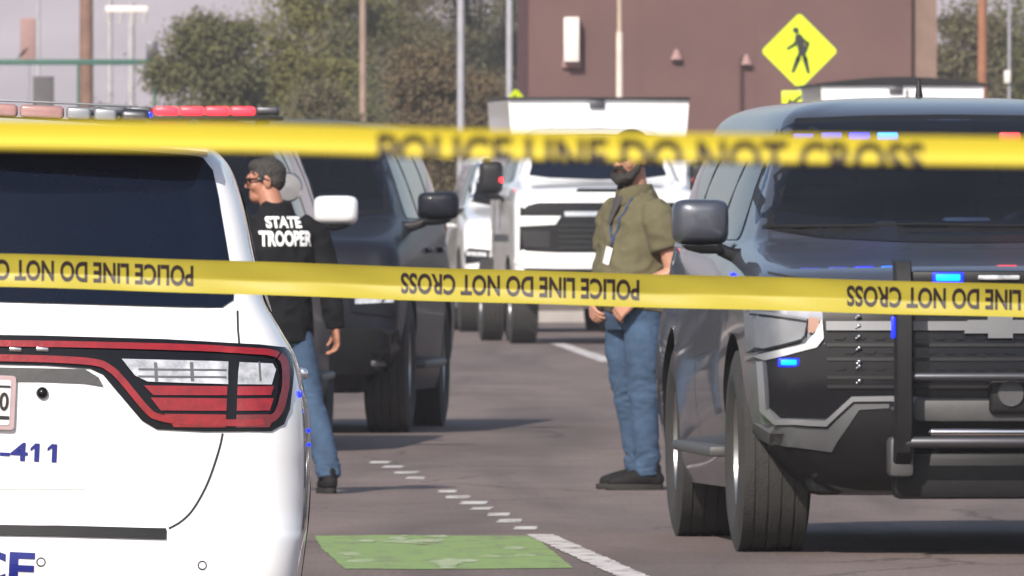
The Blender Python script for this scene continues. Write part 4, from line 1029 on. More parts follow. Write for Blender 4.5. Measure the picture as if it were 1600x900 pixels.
def build_dark_suv(label, loc, rz, paint, zs=1.05, lightbar=True, cap='black_paint', spot=False, cat='police car', name='patrol_suv', bumper='black', grille='black'):
    t = thing(name, label, cat, loc, rot=(0, 0, rz), scale=(1, 1, zs))
    sym = lambda P: P + [(-x, z) for x, z in P[::-1]]
    body, bv = suv_common(t, SUV_ROWS, M[paint], wheel_r=.40, wd=.29)
    patch('grille', bv, sym([(0, .92), (-.58, .92), (-.62, .82), (-.58, .66), (0, .66)]), M[grille], t, off=.006, step=.1)
    bm = NB()
    for z in (.70, .76, .82, .88): patch_bm(bm, bv, [(-.56, z - .012), (.56, z - .012), (.56, z + .012), (-.56, z + .012)], off=.01, thick=.014, step=.12)
    obj('grille_slat', bm, M['steel'], t)
    hl = patch('headlamp', bv, [(-.955, .80), (-.91, .85), (-.66, .83), (-.68, .72), (-.945, .69)], M['gloss_black'], t, off=.006, thick=.01, step=.06, both=True)
    patch('running_lamp', bv, [(-.93, .812), (-.70, .802), (-.70, .765), (-.93, .775)], M['clear'], hl, off=.020, step=.06, both=True)
    patch('bumper', bv, sym([(0, .62), (-.95, .62), (-.945, .52), (-.85, .38), (0, .34)]), M[bumper], t, off=.006, thick=.02, step=.1)
    patch('fog_lamp', bv, [(-.86, .45), (-.79, .45), (-.79, .42), (-.86, .42)], M['clear'], t, off=.030, step=.06, both=True)
    for s in (-1, 1): mirror(t, s * .99, 1.62, 1.345, s, M[cap], wd=.265, ht=.165)
    if spot:
        for s in (-1, 1):
            m_ = bpy.data.objects.new('spotlight', None); COL.objects.link(m_); m_.parent = t; m_.location = (s * .85, 1.5, 1.475)
            bm = NB(); lathe_x(bm, [(-.07, .0), (-.068, .075), (-.05, .085), (.01, .080), (.06, .05), (.08, .0)], n=24); bmesh.ops.rotate(bm, cent=(0, 0, 0), matrix=Matrix.Rotation(R(90), 3, 'Z'), verts=bm.verts[:]); obj('housing', bm, M['alloy'], m_, smooth=50)
            bm = NB(); tube(bm, [(0, .03, -.06), (-s * .04, .08, -.15)], .012, n=8); obj('stem', bm, M['steel'], m_)
    if lightbar:
        lb = bpy.data.objects.new('lightbar', None); COL.objects.link(lb); lb.parent = t; lb.location = (.14, 2.75, 1.90)
        bm = NB(); rbox(bm, (0, 0, -.032), (1.24, .28, .03), .01); obj('tray', bm, M['black'], lb)
        for k in range(8):
            x = -.53 + k * .152
            bm = NB(); rbox(bm, (x, 0, .012), (.135, .27, .046), .014, 3); obj('lens_segment', bm, M['red_on'] if k in lit_red else M['steel'], lb)
        bm = NB()
        for x in (-.5, .5): rbox(bm, (x, 0, -.06), (.08, .14, .03), .008)
        obj('foot', bm, M['black'], lb)
    return t
lit_red = (3, 4, 5, 6)
build_dark_suv("dark patrol vehicle behind the trooper with lit red lightbar, bright oval mirror and spotlight", (-2.21, 89.2, 0), R(-1.6), 'navy_paint', 1.05, True, cap='white', spot=True)
build_dark_suv('navy sport utility vehicle facing us without lightbar, standing between the trooper and the bearded man', (-1.70, 97.05, 0), R(-3.8), 'navy_paint', 1.075, False, cap='navy_paint', name='parked_suv')
build_dark_suv('silver vehicle mostly hidden behind the slate grey patrol vehicle', (2.95, 182, 0), R(2), 'silver_paint', 1.22, False, cap='silver_paint', name='parked_suv', cat='car')

# ------------------------------------------------------------------ white utility trucks
def build_truck(label, loc, rz, box_top=2.70, dome=False, box_off=0.0, seam=False):
    t = thing('utility_truck', label, 'truck', loc, rot=(0, 0, rz))
    rows = [
        (.50, .12, 3.3, .85, .97, .95, .10, .02, .12, .05),
        (.66, .02, 3.35, .97, 1.0, 1.0, .14, .02, .14, .05),
        (.84, .00, 3.35, 1.0, 1.02, 1.02, .14, .02, .14, .05),
        (1.00, .02, 3.35, 1.0, 1.03, 1.02, .14, .02, .14, .05),
        (1.45, .05, 3.35, 1.0, 1.03, 1.02, .14, .02, .16, .05),
        (1.62, .09, 3.35, .985, 1.02, 1.01, .14, .02, .18, .05, .01),
        (1.68, .20, 3.35, .965, 1.0, .99, .14, .02, .18, .05, .02),
        (1.72, .55, 3.35, .94, .99, .98, .12, .02, .16, .05, .03),
        (1.755, .95, 3.35, .91, .97, .97, .12, .02, .14, .05, .02),
        (1.79, 1.12, 3.34, .875, .95, .96, .16, .02, .12, .06, .01),
        (2.05, 1.42, 3.30, .80, .87, .88, .18, .02, .10, .08),
        (2.28, 1.72, 3.26, .72, .77, .78, .18, .02, .10, .08),
        (2.36, 1.95, 3.20, .62, .66, .66, .14, .02, .12, .08),
        (2.39, 2.3, 3.05, .40, .42, .42, .06, .02, .12, .08),
        (2.40, 2.6, 2.9, .06, .06, .06, .01, .01, .02, .02)]
    body, bv = car_body('cab', rows, M['white'], t, arches=((.98, .46),), arch_r=.52)
    sym = lambda P: P + [(-x, z) for x, z in P[::-1]]
    patch('windscreen', bv, sym([(0, 1.80), (-.55, 1.82), (-.85, 1.86), (-.735, 2.22), (-.68, 2.27), (0, 2.29)]), M['glass'], t, off=.004, step=.09)
    fr = patch('grille', bv, sym([(0, 1.55), (-.74, 1.55), (-.94, 1.50), (-.95, 1.02), (-.55, 1.00), (0, 1.00)]), M['gloss_black'], t, off=.006, step=.1)
    bm = NB()
    for z in (1.06, 1.12, 1.18, 1.24, 1.30): patch_bm(bm, bv, [(-.52, z - .012), (.52, z - .012), (.52, z + .012), (-.52, z + .012)], off=.012, thick=.014, step=.14)
    obj('grille_slat', bm, M['black'], t)
    patch('headlamp', bv, [(-.95, 1.40), (-.50, 1.40), (-.56, 1.31), (-.95, 1.29)], M['white'], t, off=.012, thick=.012, step=.08, both=True)
    patch('headlamp', bv, [(-.92, 1.24), (-.62, 1.24), (-.62, 1.06), (-.90, 1.06)], M['black'], t, off=.012, thick=.012, step=.08, both=True)
    patch('emblem_bar', bv, [(-.46, 1.45), (.46, 1.45), (.46, 1.40), (-.46, 1.40)], M['chrome'], t, off=.016, step=.1)
    patch('front_bumper', bv, sym([(0, .97), (-.56, .97), (-.66, 1.0), (-.95, .99), (-.98, .90), (-.90, .84), (-.5, .83), (0, .83)]), M['white'], t, off=.008, thick=.03, step=.1)
    patch('lower_valance', bv, sym([(0, .82), (-.9, .82), (-.92, .66), (-.80, .54), (0, .54)]), M['black'], t, off=.006, step=.1)
    patch('bonnet_scoop', bv, [(-.30, 1.70), (.30, 1.70), (.34, 1.66), (-.34, 1.66)], M['black'], t, off=.006, step=.1)
    for ax, s in (('right', 1), ('left', -1)):
        patch('side_window', bv, [(1.65, 1.78), (2.35, 1.76), (2.35, 2.24), (1.98, 2.24)], M['glass'], t, axis=ax, step=.1, r=.04)
        patch('side_window', bv, [(2.45, 1.76), (3.15, 1.76), (3.12, 2.24), (2.45, 2.24)], M['glass'], t, axis=ax, step=.1, r=.04)
        patch('door_seam', bv, strip_poly([(1.5, .75), (1.5, 1.3), (1.54, 1.72)], .014), M['seam'], t, axis=ax, off=.003)
        patch('door_seam', bv, strip_poly([(2.4, .75), (2.4, 1.3), (2.4, 1.74)], .014), M['seam'], t, axis=ax, off=.003)
        patch('side_stripe', bv, [(.9, 1.12), (3.2, 1.12), (3.2, 1.20), (.9, 1.20)], M['grey_plastic'], t, axis=ax, off=.004, step=.15)
        mo = mirror(t, s * 1.03, 1.55, 1.83, s, M['black'], wd=.27, ht=.36)
        bm = NB(); rbox(bm, (-s * .10, -.055, -.03), (.05, .03, .06), .01); obj('marker', bm, M['red_on'] if s < 0 else M['red_dark'], mo)
        wheel(t, s * .86, .98, .46, .31); wheel(t, s * .90, 5.4, .46, .27); wheel(t, s * .60, 5.4, .46, .27)
        bm = NB(); rbox(bm, (s * .95, 2.4, .55), (.16, 1.5, .05), .015); obj('step_bar', bm, M['steel'], t)
    bm = NB(); rbox(bm, (0, 3.6, .62), (.9, 5.8, .22), .03); obj('chassis', bm, M['black'], t)
    bx_ = bpy.data.objects.new('service_body', None); COL.objects.link(bx_); bx_.parent = t; bx_.location = (box_off, 0, 0)
    bm = NB()
    rg = []
    zb = 2.30
    for y0, y1 in ((3.45, 6.9),):
        for y in (y0, y1):
            rg.append([(-.97, y, .95), (.97, y, .95), (.98, y, zb), (1.01, y, box_top), (-1.01, y, box_top), (-.98, y, zb)])
    ring_loft(bm, rg); obj('box', bm, M['white'], bx_, smooth=20)
    bm = NB()
    if dome:
        pr = [(-1.08, box_top + .002), (1.08, box_top + .002)] + [(1.08 - 2.16 * k / 14, box_top + .03 + .085 * math.sin(math.pi * k / 14)) for k in range(15)]
        prism(bm, pr, 3.40, 6.95)
    else: rbox(bm, (0, 5.17, box_top + .016), (2.04, 3.56, .028), .008)
    obj('roof_cap', bm, M['black'], bx_)
    bm = NB(); rbox(bm, (-.02 if not dome else -.08, 3.43, box_top - .05), (.17, .04, .10), .01); obj('top_lamp', bm, M['steel'], bx_)
    if seam:
        bm = NB(); rbox(bm, (.06, 3.444, (box_top + 1) / 2), (.03, .006, box_top - 1.1)); obj('panel_gap', bm, M['seam'], bx_)
        bm = NB(); rbox(bm, (.28, 3.42, box_top - .30), (.06, .06, .07), .01); obj('side_lamp', bm, M['steel'], bx_)
    bm = NB(); rbox(bm, (0, 5.2, .86), (2.0, 3.4, .17), .02); obj('floor_frame', bm, M['steel'], bx_)
    return t
build_dark_suv('white vehicle half hidden behind the left flank of the white truck', (.40, 186, 0), R(3), 'white', 1.2, False, cap='black', name='parked_suv', cat='car')
build_truck('white utility truck with dark grille facing us behind the bearded man', (1.04, 168, 0), R(4.0), 2.70, box_off=.17)
build_truck('white utility truck with domed black roof cap showing above the slate grey patrol vehicle', (5.02, 187, 0), R(3), 3.02, dome=True, seam=True)

# ================================================================== PEOPLE
def remesh(bm, voxel, smooth=4, disp=None):
    bmesh.ops.recalc_face_normals(bm, faces=bm.faces[:])
    me = bpy.data.meshes.new('r'); bm.to_mesh(me); bm.free()
    o = bpy.data.objects.new('r', me); COL.objects.link(o)
    m = o.modifiers.new('r', 'REMESH'); m.mode = 'VOXEL'; m.voxel_size = voxel; m.use_smooth_shade = True
    s = o.modifiers.new('s', 'SMOOTH'); s.factor = .5; s.iterations = smooth
    dg = bpy.context.evaluated_depsgraph_get(); dg.update()
    out = bpy.data.meshes.new_from_object(o.evaluated_get(dg))
    bpy.data.objects.remove(o); bpy.data.meshes.remove(me)
    if disp:
        nr = [v.normal.copy() for v in out.vertices]
        for v, n in zip(out.vertices, nr): v.co += n * disp(v.co)
        out.update()
    return out

def ell_rings(bm, rings, n=22):
    """rings of (centre, rx, ry): horizontal ellipses, squared off a little"""
    R_ = []
    for c, rx, ry in rings:
        R_.append([Vector((c[0] + rx * math.copysign(abs(math.cos(a)) ** .85, math.cos(a)), c[1] + ry * math.copysign(abs(math.sin(a)) ** .85, math.sin(a)), c[2])) for a in [2 * math.pi * k / n for k in range(n)]])
    ring_loft(bm, R_)

def ball(bm, c, r, rot=None):
    vv = bmesh.ops.create_uvsphere(bm, u_segments=18, v_segments=12, radius=1)['verts']
    bmesh.ops.scale(bm, vec=r if isinstance(r, (tuple, list)) else (r, r, r), verts=vv)
    if rot is not None: bmesh.ops.rotate(bm, cent=(0, 0, 0), matrix=rot, verts=vv)
    bmesh.ops.translate(bm, vec=c, verts=vv); return vv

def head_verts(bm, jaw=1.0):
    """head facing -y, origin at the base of the skull (jaw hinge height ~0), top at about .16"""
    vs_ = []
    vs_ += ball(bm, (0, .012, .075), (.076, .095, .088))
    vs_ += ball(bm, (0, -.026, .028), (.064 * jaw, .066, .090))
    vs_ += ball(bm, (0, -.052, -.038), (.044 * jaw, .042, .038))          # chin
    vs_ += ball(bm, (0, -.082, .066), (.052, .020, .016))                  # brow
    for s in (-1, 1):
        vs_ += ball(bm, (s * .036, -.058, .018), (.026, .026, .030))       # cheek
        vs_ += ball(bm, (s * .077, .012, .032), (.010, .022, .034), Matrix.Rotation(R(12), 3, 'X'))   # ear
        vs_ += ball(bm, (s * .012, -.100, .016), (.012, .014, .010))       # nostril wing
    k = len(bm.verts); tube(bm, [(0, -.086, .060), (0, -.096, .036), (0, -.106, .018)], [.010, .011, .012], n=10); vs_ += list(bm.verts)[k:]
    k = len(bm.verts); tube(bm, [(-.022, -.082, -.014), (0, -.090, -.012), (.022, -.082, -.014)], [.0035, .005, .0035], n=8); vs_ += list(bm.verts)[k:]
    k = len(bm.verts); tube(bm, [(-.020, -.080, -.024), (0, -.088, -.024), (.020, -.080, -.024)], [.0035, .006, .0035], n=8); vs_ += list(bm.verts)[k:]
    return vs_

def place(bm, verts, loc, rz, tilt=0):
    m = Matrix.Translation(loc) @ Matrix.Rotation(rz, 4, 'Z') @ Matrix.Rotation(tilt, 4, 'X')
    bmesh.ops.transform(bm, matrix=m, verts=verts)

def hand(bm, wrist, direc, palm_n, thumb_side, curl=.5, size=1.0):
    """palm and five bent fingers; direc: wrist to knuckles, palm_n: out of the palm, thumb_side: towards the thumb"""
    d_ = Vector(direc).normalized(); n_ = Vector(palm_n); n_ = (n_ - d_ * n_.dot(d_)).normalized(); t_ = Vector(thumb_side); t_ = (t_ - d_ * t_.dot(d_) - n_ * t_.dot(n_)).normalized()
    w_ = Vector(wrist); k = size
    for a in (-.026, -.009, .009, .026): tube(bm, [w_ + t_ * a * .7, w_ + d_ * .05 * k + t_ * a, w_ + d_ * .088 * k + t_ * a], [.017 * k, .015 * k, .011 * k], n=10)
    for a, L in ((.031, .070), (.0105, .080), (-.0105, .074), (-.031, .058)):
        p = w_ + d_ * .085 * k + t_ * a; pts = [p]; an = .15
        for f, inc in ((.45, curl * .7), (.32, curl), (.23, curl * .8)):
            an += inc; p = p + (d_ * math.cos(an) + n_ * math.sin(an)) * L * f * k; pts.append(p)
        tube(bm, pts, [.0098 * k, .0092 * k, .0085 * k, .0072 * k], n=10)
    p = w_ + d_ * .022 * k + t_ * .022
    tube(bm, [p, p + (t_ * .8 + d_ * .6 + n_ * .25).normalized() * .042 * k, p + (t_ * .8 + d_ * .6 + n_ * .25).normalized() * .042 * k + (d_ * .9 + n_ * .45 + t_ * .1).normalized() * .030 * k, p + (t_ * .8 + d_ * .6 + n_ * .25).normalized() * .042 * k + (d_ * .8 + n_ * .6).normalized() * .052 * k], [.015 * k, .012 * k, .0105 * k, .008 * k], n=10)

def folds(seed, amp, sc=(9, 9, 5), amp2=.0):
    o_ = Vector((seed * 3.1, seed * 1.7, seed))
    def f(c):
        q = Vector((c.x * sc[0], c.y * sc[1], c.z * sc[2])) + o_
        v = noise.noise(q) * amp + (1 - abs(noise.noise(q * 1.9 + Vector((5, 2, 1)))) * 2) * amp * .6
        return v + amp2 * noise.noise(q * 4)
    return f

def shoe(name, parent, loc, rz, tilt=0, m=M['shoe']):
    e = bpy.data.objects.new(name, None); COL.objects.link(e); e.parent = parent; e.location = loc; e.rotation_euler = (tilt, 0, rz)
    bm = NB()
    tube(bm, [(0, .055, .055), (0, .02, .064), (0, -.05, .060), (0, -.115, .046), (0, -.165, .040)], [.039, .043, .045, .042, .031], n=14)
    tube(bm, [(0, .04, .05), (0, .035, .085), (0, .035, .105)], [.040, .042, .043], n=14)
    me = remesh(bm, .006, 3); finish('upper', me, m, e, smooth=180)
    bm = NB(); rg = []
    for z, k in ((.0, .96), (.006, 1.0), (.026, 1.0), (.030, .97)):
        r_ = []
        for i in range(28):
            a = 2 * math.pi * i / 28; y = -.062 + .150 * math.sin(a); ww = .046 - .008 * (y > .02) - .006 * max(0, (-y - .13) / .08)
            r_.append((ww * k * math.copysign(abs(math.cos(a)) ** .7, math.cos(a)), y * k, z))
        rg.append(r_)
    ring_loft(bm, rg); obj('sole', bm, M['sole'], e, smooth=50)
    bm = NB()
    for i in range(4):
        y = -.035 - .024 * i; z = .092 - .006 * i
        tube(bm, [(-.024, y, z - .008), (0, y - .004, z), (.024, y, z - .008)], .0035, n=6)
    obj('laces', bm, M['sole'], e, smooth=180)

# ------------------------------------------------------------------ bearded man in an olive shirt
def build_man():
    p0 = (at(991, 765, 77.1).x, 77.1, 0)
    t = thing('person', 'bearded man in olive shirt and blue jeans with a badge hanging on a lanyard', 'person', p0, rot=(0, 0, R(-57)))
    hl, hz, ht = Vector((0, -.02, 1.625)), R(16), R(6)
    eL, wL, eR, wR = Vector((.275, .05, 1.10)), Vector((.185, -.135, .955)), Vector((-.27, .03, 1.10)), Vector((-.175, -.13, .955))
    bm = NB()
    head_verts(bm, 1.06); place(bm, bm.verts[:], hl, hz, ht)
    tube(bm, [(0, .02, 1.40), (0, .01, 1.50), (0, -.005, 1.60)], [.060, .060, .060], n=16)
    ell_rings(bm, [((0, .02, .98), .14, .10), ((0, 0, 1.2), .15, .11), ((0, .01, 1.37), .15, .07), ((0, .015, 1.44), .07, .05)])
    for s, e, w_ in ((1, eL, wL), (-1, eR, wR)):
        tube(bm, [(s * .17, .01, 1.38), (s * .225, .02, 1.36), tuple(e.lerp(Vector((s * .225, .02, 1.36)), .5)), tuple(e), tuple(e.lerp(w_, .35)), tuple(w_)], [.055, .056, .052, .046, .045, .030], n=14)
        hand(bm, w_, (-s * .55, -.42, -.62), (-s * .45, .75, -.2), (-s * .3, -.5, .6) if s > 0 else (.3, -.5, .6), .55, 1.05)
    me = remesh(bm, .0045, 3); body = finish('body', me, M['skin'], t, smooth=180)
    # beard, hair, cap, eyes
    def hp(name, fn, m, vox=.005, disp=None):
        bm = NB(); fn(bm); place(bm, bm.verts[:], hl, hz, ht); me = remesh(bm, vox, 2, disp); return finish(name, me, m, t, smooth=180)
    def beard(bm):
        tube(bm, [(-.074, -.005, .035), (-.070, -.030, -.01), (-.052, -.070, -.045), (0, -.097, -.062), (.052, -.070, -.045), (.070, -.030, -.01), (.074, -.005, .035)], [.010, .016, .024, .029, .024, .016, .010], n=12)
        ball(bm, (0, -.080, -.055), (.042, .030, .036)); ball(bm, (0, -.055, -.065), (.048, .045, .028))
        tube(bm, [(-.040, -.088, -.022), (-.028, -.098, -.002), (0, -.108, .0), (.028, -.098, -.002), (.040, -.088, -.022)], [.009, .008, .007, .008, .009], n=8)
    hp('beard', beard, M['hair'], disp=folds(3, .004, (60, 60, 60)))
    def cap(bm):
        ball(bm, (0, .012, .092), (.084, .103, .086))
        shaped(bm, [((0, -.075, .098), (.070, 0, 0), (0, 0, .010), .8), ((0, -.125, .090), (.066, 0, 0), (0, 0, .007), .8), ((0, -.160, .082), (.040, 0, 0), (0, 0, .005), .8)])
    def hair(bm): ball(bm, (0, .030, .060), (.081, .088, .085))
    hp('hair', hair, M['hair']); 
    bm = NB()
    bmesh.ops.create_uvsphere(bm, u_segments=26, v_segments=16, radius=1); bmesh.ops.scale(bm, vec=(.085, .104, .088), verts=bm.verts[:]); bmesh.ops.translate(bm, vec=(0, .012, .095), verts=bm.verts[:])
    bmesh.ops.bisect_plane(bm, geom=bm.verts[:] + bm.edges[:] + bm.faces[:], plane_co=(0, 0, .085), plane_no=(0, .15, 1), clear_inner=True)
    shaped(bm, [((0, -.070, .100), (.070, 0, 0), (0, 0, .008), .8), ((0, -.125, .092), (.066, 0, 0), (0, 0, .006), .8), ((0, -.160, .084), (.040, 0, 0), (0, 0, .004), .8)])
    place(bm, bm.verts[:], hl, hz, ht); obj('cap', bm, M['jacket'], t, smooth=60)
    for s in (-1, 1):
        bm = NB(); vv = ball(bm, (s * .033, -.085, .048), (.015, .010, .009)); place(bm, bm.verts[:], hl, hz, ht); obj('eye', bm, M['gloss_black'], t, smooth=180)
    # shirt
    bm = NB()
    ell_rings(bm, [((0, -.005, .895), .190, .150), ((0, -.015, .95), .205, .170), ((0, -.015, 1.05), .208, .178), ((0, -.012, 1.15), .206, .168), ((0, -.0, 1.27), .208, .152), ((0, .010, 1.37), .205, .130), ((0, .012, 1.42), .175, .105), ((0, .012, 1.465), .115, .085), ((0, .008, 1.50), .085, .078)])
    for s, e in ((1, eL), (-1, eR)):
        b_ = Vector((s * .21, .015, 1.355)); q = b_.lerp(e, .58)
        tube(bm, [(s * .14, .01, 1.41), tuple(b_), tuple(b_.lerp(q, .5)), tuple(q)], [.072, .086, .084, .082], n=18, round_ends=False)
    f1 = folds(11, .016, (6, 6, 7), .003)
    me = remesh(bm, .007, 3, f1); sh = finish('shirt', me, M['olive'], t, smooth=180)
    bm = NB()
    for s in (-1, 1):
        rg = []
        for i in range(9):
            a = R(-88 + 22 * i) if s > 0 else R(268 - 22 * i)
            ca, sa = math.cos(a), math.sin(a); fr = max(0, -sa)
            rg.append([Vector((ca * r_, .006 + sa * r_ * 1.02 - .012 * fr, z - .045 * fr ** 2 * k)) for r_, z, k in ((.080, 1.478, 1), (.078, 1.530, .6), (.084, 1.536, .6), (.100, 1.490, 1.4), (.094, 1.476, 1.3))])
        ring_loft(bm, rg)
    obj('collar', bm, M['olive'], sh, smooth=60)
    bm = NB()
    for z0, x in ((1.44, 0),): shaped(bm, [((0, -.085, 1.475), (.040, 0, 0), (0, .012, 0), 1), ((0, -.128, 1.39), (.022, 0, 0), (0, .012, 0), 1), ((0, -.150, 1.33), (.006, 0, 0), (0, .010, 0), 1)])
    obj('undershirt', bm, M['dkolive'], t, smooth=60)
    bv = BVHTree.FromPolygons([v.co for v in me.vertices], [p.vertices for p in me.polygons])
    def front(x, z, o=.004):
        l, n, i, dd = bv.ray_cast(Vector((x, -1, z)), Vector((0, 1, 0))); 
        return (l if l else Vector((x, -.12, z))) + Vector((0, -o, 0))
    for s in (-1, 1):
        bm = NB(); pts = [front(s * .075, 1.462)] + [front(s * .07 * (1 - k / 7) + .045 * k / 7, 1.45 - (1.45 - 1.235) * k / 7) for k in range(1, 8)]
        tube(bm, pts, .0055, n=6); lo = obj('lanyard', bm, M['lanyard'], t, smooth=180)
    c = front(.045, 1.175, .012); bm = NB(); rbox(bm, (0, 0, 0), (.056, .004, .088), .002); o = obj('badge', bm, M['white_text'], t); o.location = c; o.rotation_euler = (R(-8), R(12), 0)
    bm = NB(); rbox(bm, tuple(front(.045, 1.226, .008)), (.016, .010, .03), .003); obj('clip', bm, M['steel'], t)
    # jeans
    bm = NB()
    ell_rings(bm, [((0, 0, .80), .168, .120), ((0, -.002, .88), .184, .145), ((0, -.005, .95), .180, .145)])
    tube(bm, [(.088, 0, .88), (.100, -.015, .70), (.108, -.015, .50), (.112, -.005, .30), (.112, .005, .105), (.112, .007, .075)], [.098, .094, .073, .066, .060, .060], n=18, round_ends=False)
    tube(bm, [(-.088, 0, .88), (-.100, .0, .70), (-.105, .025, .50), (-.105, .065, .30), (-.100, .092, .105), (-.100, .096, .075)], [.098, .092, .072, .066, .060, .060], n=18, round_ends=False)
    def jf(c):
        k = math.exp(-((c.z - .14) / .07) ** 2) + .7 * math.exp(-((c.z - .50) / .08) ** 2) + .25
        return folds(21, .013, (8, 8, 14), .0015)(c) * k
    me = remesh(bm, .0065, 2, jf); finish('jeans', me, M['denim'], t, smooth=180)
    shoe('shoe', t, (.112, -.002, 0), R(-22)); shoe('shoe', t, (-.100, .088, 0), R(-34))
    return t
build_man()

# ------------------------------------------------------------------ trooper walking away
def build_trooper():
    d0 = 76.2
    p0 = (at(431, 770, d0).x, d0, 0)
    t = thing('person', 'trooper in black lettered jacket and jeans, seen from behind beside the white patrol vehicle', 'person', p0, rot=(0, 0, R(200)), scale=(.935, .935, .935))
    hl, hz, ht = Vector((.035, -.050, 1.615)), R(66), R(4)
    eL, wL, eR, wR = Vector((.30, -.10, 1.16)), Vector((.27, -.30, .98)), Vector((-.285, .05, 1.13)), Vector((-.325, .03, .87))
    bm = NB()
    head_verts(bm, 1.0); place(bm, bm.verts[:], hl, hz, ht)
    tube(bm, [(0, .03, 1.40), (.012, .0, 1.50), (.032, -.035, 1.60)], [.070, .063, .060], n=16)
    ell_rings(bm, [((0, .02, .98), .13, .09), ((0, 0, 1.2), .13, .09), ((0, .01, 1.36), .13, .06), ((0, .015, 1.43), .06, .045)])
    for s, e, w_, dr in ((1, eL, wL, (-.1, -.7, -.6)), (-1, eR, wR, (-.12, -.05, -1))):
        tube(bm, [(s * .15, .012, 1.36), (s * .20, .02, 1.34), tuple(e), tuple(e.lerp(w_, .35)), tuple(w_)], [.045, .045, .040, .040, .029], n=14)
        hand(bm, w_, dr, (-s * .9, -.1, .1), (-.1, -1, 0) if s < 0 else (0, -.4, .8), .55, 1.0)
    me = remesh(bm, .0045, 6); finish('body', me, M['skin2'], t, smooth=180)
    def hp(name, fn, m, vox=.005, disp=None):
        bm = NB(); fn(bm); place(bm, bm.verts[:], hl, hz, ht); me = remesh(bm, vox, 2, disp); return finish(name, me, m, t, smooth=180)
    def hair(bm):
        ball(bm, (0, .016, .082), (.0775, .096, .085)); ball(bm, (0, .042, .045), (.072, .064, .068)); ball(bm, (0, -.030, .122), (.060, .058, .038))
        for s in (-1, 1): ball(bm, (s * .070, -.012, .062), (.010, .022, .034))
    hp('hair', hair, M['greyhair'], disp=folds(7, .003, (70, 70, 70)))
    for s in (-1, 1):
        bm = NB(); ball(bm, (s * .033, -.083, .048), (.015, .010, .009)); place(bm, bm.verts[:], hl, hz, ht); obj('eye', bm, M['gloss_black'], t, smooth=180)
    bm = NB()
    for s in (-1, 1):
        shaped(bm, [((s * .036, -.108, .048), (.027, 0, 0), (0, 0, .017), .7), ((s * .036, -.103, .048), (.027, 0, 0), (0, 0, .017), .7)])
        tube(bm, [(s * .062, -.105, .054), (s * .077, -.06, .054), (s * .084, .0, .052), (s * .082, .02, .040)], .0058, n=6)
    tube(bm, [(-.012, -.108, .052), (.012, -.108, .052)], .004, n=6)
    place(bm, bm.verts[:], hl, hz, ht); obj('glasses', bm, M['gloss_black'], t, smooth=60)
    # jacket
    bm = NB()
    ell_rings(bm, [((0, .0, .80), .186, .140), ((0, .0, .88), .195, .148), ((0, .0, 1.0), .186, .140), ((0, .005, 1.12), .190, .138), ((0, .01, 1.27), .208, .138), ((0, .015, 1.37), .205, .122), ((0, .018, 1.425), .170, .100), ((0, .016, 1.47), .110, .082), ((0, .01, 1.515), .080, .074), ((0, .008, 1.54), .076, .072)])
    for s, e, w_ in ((1, eL, wL), (-1, eR, wR)):
        b_ = Vector((s * .212, .018, 1.365))
        tube(bm, [(s * .13, .012, 1.415), tuple(b_), tuple(b_.lerp(e, .5)), tuple(e), tuple(e.lerp(w_, .5)), tuple(w_.lerp(e, .04))], [.072, .078, .070, .063, .056, .046], n=18, round_ends=False)
    f1 = folds(31, .012, (7, 7, 7), .002)
    me = remesh(bm, .007, 3, f1); jk = finish('jacket', me, M['jacket'], t, smooth=180)
    bv = BVHTree.FromPolygons([v.co for v in me.vertices], [p.vertices for p in me.polygons])
    def back(x, z):
        l, n, i, dd = bv.ray_cast(Vector((x, 2, z)), Vector((0, -1, 0)))
        return (l if l else Vector((x, .14, z))) + Vector((0, .004, 0))
    for s_, w_, z0, z1, xc in (('STATE', .200, 1.405, 1.468, -.006), ('TROOPER', .300, 1.308, 1.392, -.014)):
        V, Fc = text2d(s_, .045); bm = NB()
        vv = [bm.verts.new(back(xc + w_ * (.5 - x), z0 + (z1 - z0) * y)) for x, y in V]
        for f in Fc:
            try: bm.faces.new([vv[i] for i in f])
            except ValueError: pass
        obj('back_lettering', bm, M['white_text'], jk, smooth=0)
    # belt pouch glimpsed under the hem and jeans
    bm = NB()
    ell_rings(bm, [((0, .01, .78), .160, .115), ((0, .01, .86), .172, .128), ((0, .01, .92), .168, .125)])
    tube(bm, [(-.092, .01, .86), (-.125, .05, .70), (-.155, .095, .50), (-.180, .205, .30), (-.195, .295, .115), (-.196, .302, .085)], [.094, .090, .072, .068, .062, .062], n=18, round_ends=False)
    tube(bm, [(.088, .01, .86), (.095, -.09, .70), (.10, -.18, .50), (.10, -.19, .30), (.10, -.20, .115), (.10, -.20, .085)], [.094, .090, .072, .068, .062, .062], n=18, round_ends=False)
    def jf(c):
        k = math.exp(-((c.z - .14) / .07) ** 2) + .7 * math.exp(-((c.z - .50) / .08) ** 2) + .25
        return folds(41, .011, (8, 8, 14), .0015)(c) * k
    me = remesh(bm, .0065, 2, jf); finish('jeans', me, M['denim'], t, smooth=180)
    shoe('shoe', t, (-.196, .285, 0), R(-8)); shoe('shoe', t, (.10, -.215, 0), R(5))
    return t
build_trooper()

# ================================================================== BARRIER TAPE
def tape_path(d_, pts):
    """centre line through photo positions, as a function of x in photo pixels"""
    xs = [p[0] for p in pts]; ys = [p[1] for p in pts]
    return lambda px: at(px, float(pchip(xs, ys, np.array([px]))[0]), d_)

